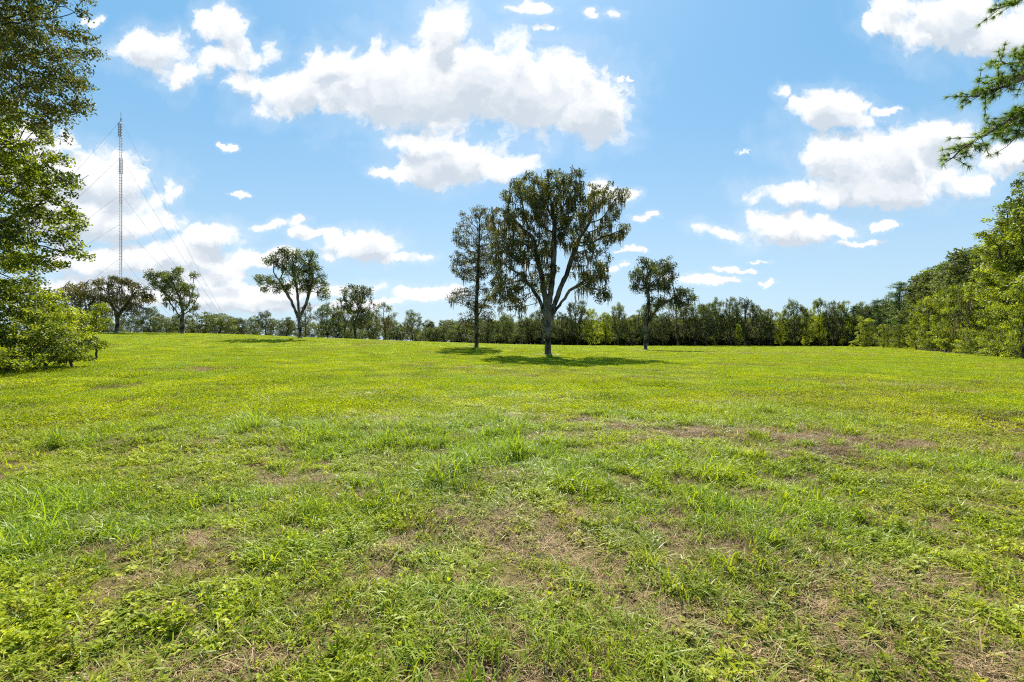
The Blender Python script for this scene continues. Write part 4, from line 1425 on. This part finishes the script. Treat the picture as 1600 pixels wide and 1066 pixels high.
wrow(100, 290, 124, 130, 12, 492, 492, [0, 1])
wrow(290, 700, 138, 146, 30, 496, 503, [1, 4])
wrow(660, 860, 152, 162, 20, 508, 496, [1, 4])
wrow(700, 860, 166, 172, 16, 506, 496, [1, 4])
wrow(850, 1340, 160, 156, 46, 502, 496, [0, 1, 1, 2, 4], 8)
wrow(850, 1340, 170, 166, 46, 500, 494, [0, 1, 1, 3, 4], 10)
wrow(1330, 1430, 150, 132, 16, 480, 462, [0, 1, 2, 3], 8)
wrow(1432, 1565, 116, 84, 34, 436, 366, [2, 3, 3], 8)
wrow(1450, 1570, 104, 72, 24, 450, 385, [2, 1, 3], 6)
wrow(1545, 1640, 80, 62, 16, 400, 335, [2, 2, 3], 8)
wrow(1590, 1900, 84, 50, 26, 350, 250, [1, 2, 3], 14)
wrow(100, 300, 120, 126, 14, 508, 510, [5, 6], 6)
wrow(290, 660, 134, 140, 34, 517, 520, [5, 6], 6)
wrow(660, 860, 150, 158, 24, 516, 516, [5, 6], 6)
wrow(850, 1340, 160, 152, 60, 517, 517, [5, 6], 4)
wrow(850, 1340, 176, 170, 60, 510, 510, [5, 6], 6)
wrow(850, 1440, 190, 170, 60, 500, 500, [5, 6], 6)
wrow(1330, 1440, 146, 118, 16, 517, 505, [5, 6], 6)
wrow(1440, 1700, 104, 56, 34, 510, 490, [5, 6], 6)
WP, WS = np.array(WP), np.array(WS)
wood = instancer('woodland', WP, np.stack([np.zeros(len(WP)), np.zeros(len(WP)), rng.uniform(0, 6.28, len(WP))], 1), WS, WI, {}, wcol)
wood['kind'] = 'stuff'
wood['label'] = 'dark mass of woodland closing the field behind the front rows of trees'
wood['category'] = 'woodland'

# ------------------------------------------------------------------ radio mast
MY = 220.0
MX = (189 - 800) / F * MY
mz = h1(MX, MY)
mpp = MY / F
TOP = EYE + (533 - 190) * mpp - mz
ms, t, out = mat('mast_paint')
tcn = N(t, 'ShaderNodeTexCoord')
sz_ = N(t, 'ShaderNodeSeparateXYZ', {0: tcn.outputs['Object']}).outputs[2]
band = M(t, 'FRACT', M(t, 'MULTIPLY', sz_, 1 / 26.0))
bf = M(t, 'GREATER_THAN', band, 0.5)
cc = N(t, 'ShaderNodeMix', {0: bf, 6: (0.78, 0.77, 0.76, 1), 7: (0.62, 0.45, 0.42, 1)}, data_type='RGBA').outputs[2]
pr = N(t, 'ShaderNodeBsdfPrincipled', {'Base Color': cc, 'Roughness': 0.5, 'Metallic': 0.0})
t.links.new(pr.outputs[0], out.inputs[0])
mw, t, out = mat('guy_steel')
pr = N(t, 'ShaderNodeBsdfPrincipled', {'Base Color': (0.50, 0.52, 0.55, 1), 'Roughness': 0.45, 'Metallic': 0.0})
t.links.new(pr.outputs[0], out.inputs[0])
md, t, out = mat('antenna_grey')
pr = N(t, 'ShaderNodeBsdfPrincipled', {'Base Color': (0.16, 0.20, 0.32, 1), 'Roughness': 0.5})
t.links.new(pr.outputs[0], out.inputs[0])


def rods(segs, sides=5):
    V, Fq = [], []
    ang = np.arange(sides) / sides * 2 * math.pi
    for a, b, r_ in segs:
        a, b = np.array(a, float), np.array(b, float)
        T = b - a
        T /= np.linalg.norm(T)
        u_ = np.cross(T, (0, 0, 1) if abs(T[2]) < 0.9 else (1, 0, 0))
        u_ /= np.linalg.norm(u_)
        v_ = np.cross(T, u_)
        o_ = len(V)
        for p in (a, b):
            for g_ in ang:
                V.append(p + (u_ * math.cos(g_) + v_ * math.sin(g_)) * r_)
        for j in range(sides):
            Fq.append([o_ + j, o_ + (j + 1) % sides, o_ + sides + (j + 1) % sides, o_ + sides + j])
    return np.array(V), np.array(Fq)


mast = thing('radio_mast', 'tall guyed lattice radio mast rising behind the left skyline oaks', 'mast', (MX, MY, mz))
w = 0.62
cor = [np.array([w * math.cos(a), w * math.sin(a), 0]) for a in (R(90), R(210), R(330))]
segs = [(c, c + np.array([0, 0, TOP]), 0.075) for c in cor]
V, Fq = rods(segs)
link('frame', newmesh('mast_frame', V, [Fq], [ms]), mast)
segs = []
nb = 78
for q in range(nb + 1):
    z = TOP * q / nb
    zu = np.array([0, 0, z])
    for j in range(3):
        a, b = cor[j] + zu, cor[(j + 1) % 3] + zu
        segs.append((a, b, 0.075))
        if q < nb:
            segs.append((a, cor[(j + 1) % 3] + np.array([0, 0, z + TOP / nb]), 0.04))
V, Fq = rods(segs, 4)
link('lattice', newmesh('mast_lattice', V, [Fq], [ms]), mast)
V, Fq = rods([((0, 0, TOP), (0, 0, TOP + 15 * mpp), 0.09), ((0, 0, TOP), (0, 0, TOP + 5 * mpp), 0.25)])
link('antenna', newmesh('antenna', V, [Fq], [md]), mast)
for (y0, y1, off) in ((193, 214, -0.5), (248, 272, 0.0)):
    zt, zb_ = EYE + (533 - y0) * mpp - mz, EYE + (533 - y1) * mpp - mz
    segs = [((off + 0.7 * math.cos(a) * (0.4 if off else 1.0), 0.7 * math.sin(a), zb_), (off + 0.7 * math.cos(a) * (0.4 if off else 1.0), 0.7 * math.sin(a), zt), 0.11) for a in (0.3, 2.4, 4.5)]
    for z in np.linspace(zb_, zt, 9):
        segs.append(((off - 0.6, -0.6, z), (off + 0.6, -0.6, z), 0.09))
    V, Fq = rods(segs)
    link('antenna_array', newmesh('antenna_array', V, [Fq], [md]), mast)
for ang_, Rr in ((8, 52), (225, 60), (130, 55)):
    for li, (ly, inner) in enumerate([(191, 1), (248, 1), (305, 1), (351, 0.98), (404, 0.6)]):
        z = EYE + (533 - ly) * mpp - mz
        ax, ay = math.cos(R(ang_)) * Rr * inner, math.sin(R(ang_)) * Rr * inner
        az_ = h1(MX + ax, MY + ay) - mz
        A0, A1 = np.array([w * math.cos(R(ang_)) * .8, w * math.sin(R(ang_)) * .8, z]), np.array([ax, ay, az_ + 0.4])
        segs = []
        prev = A0
        for s in range(1, 9):
            f = s / 8
            p = A0 + (A1 - A0) * f
            p[2] -= 2.0 * math.sin(math.pi * f) * (1 - li * 0.15)
            segs.append((prev, p, 0.042))
            prev = p
        V, Fq = rods(segs, 4)
        link('guy_wire', newmesh('guy_wire', V, [Fq], [mw]), mast)
print('grass', keep.sum(), 'objects', len(scene.objects))
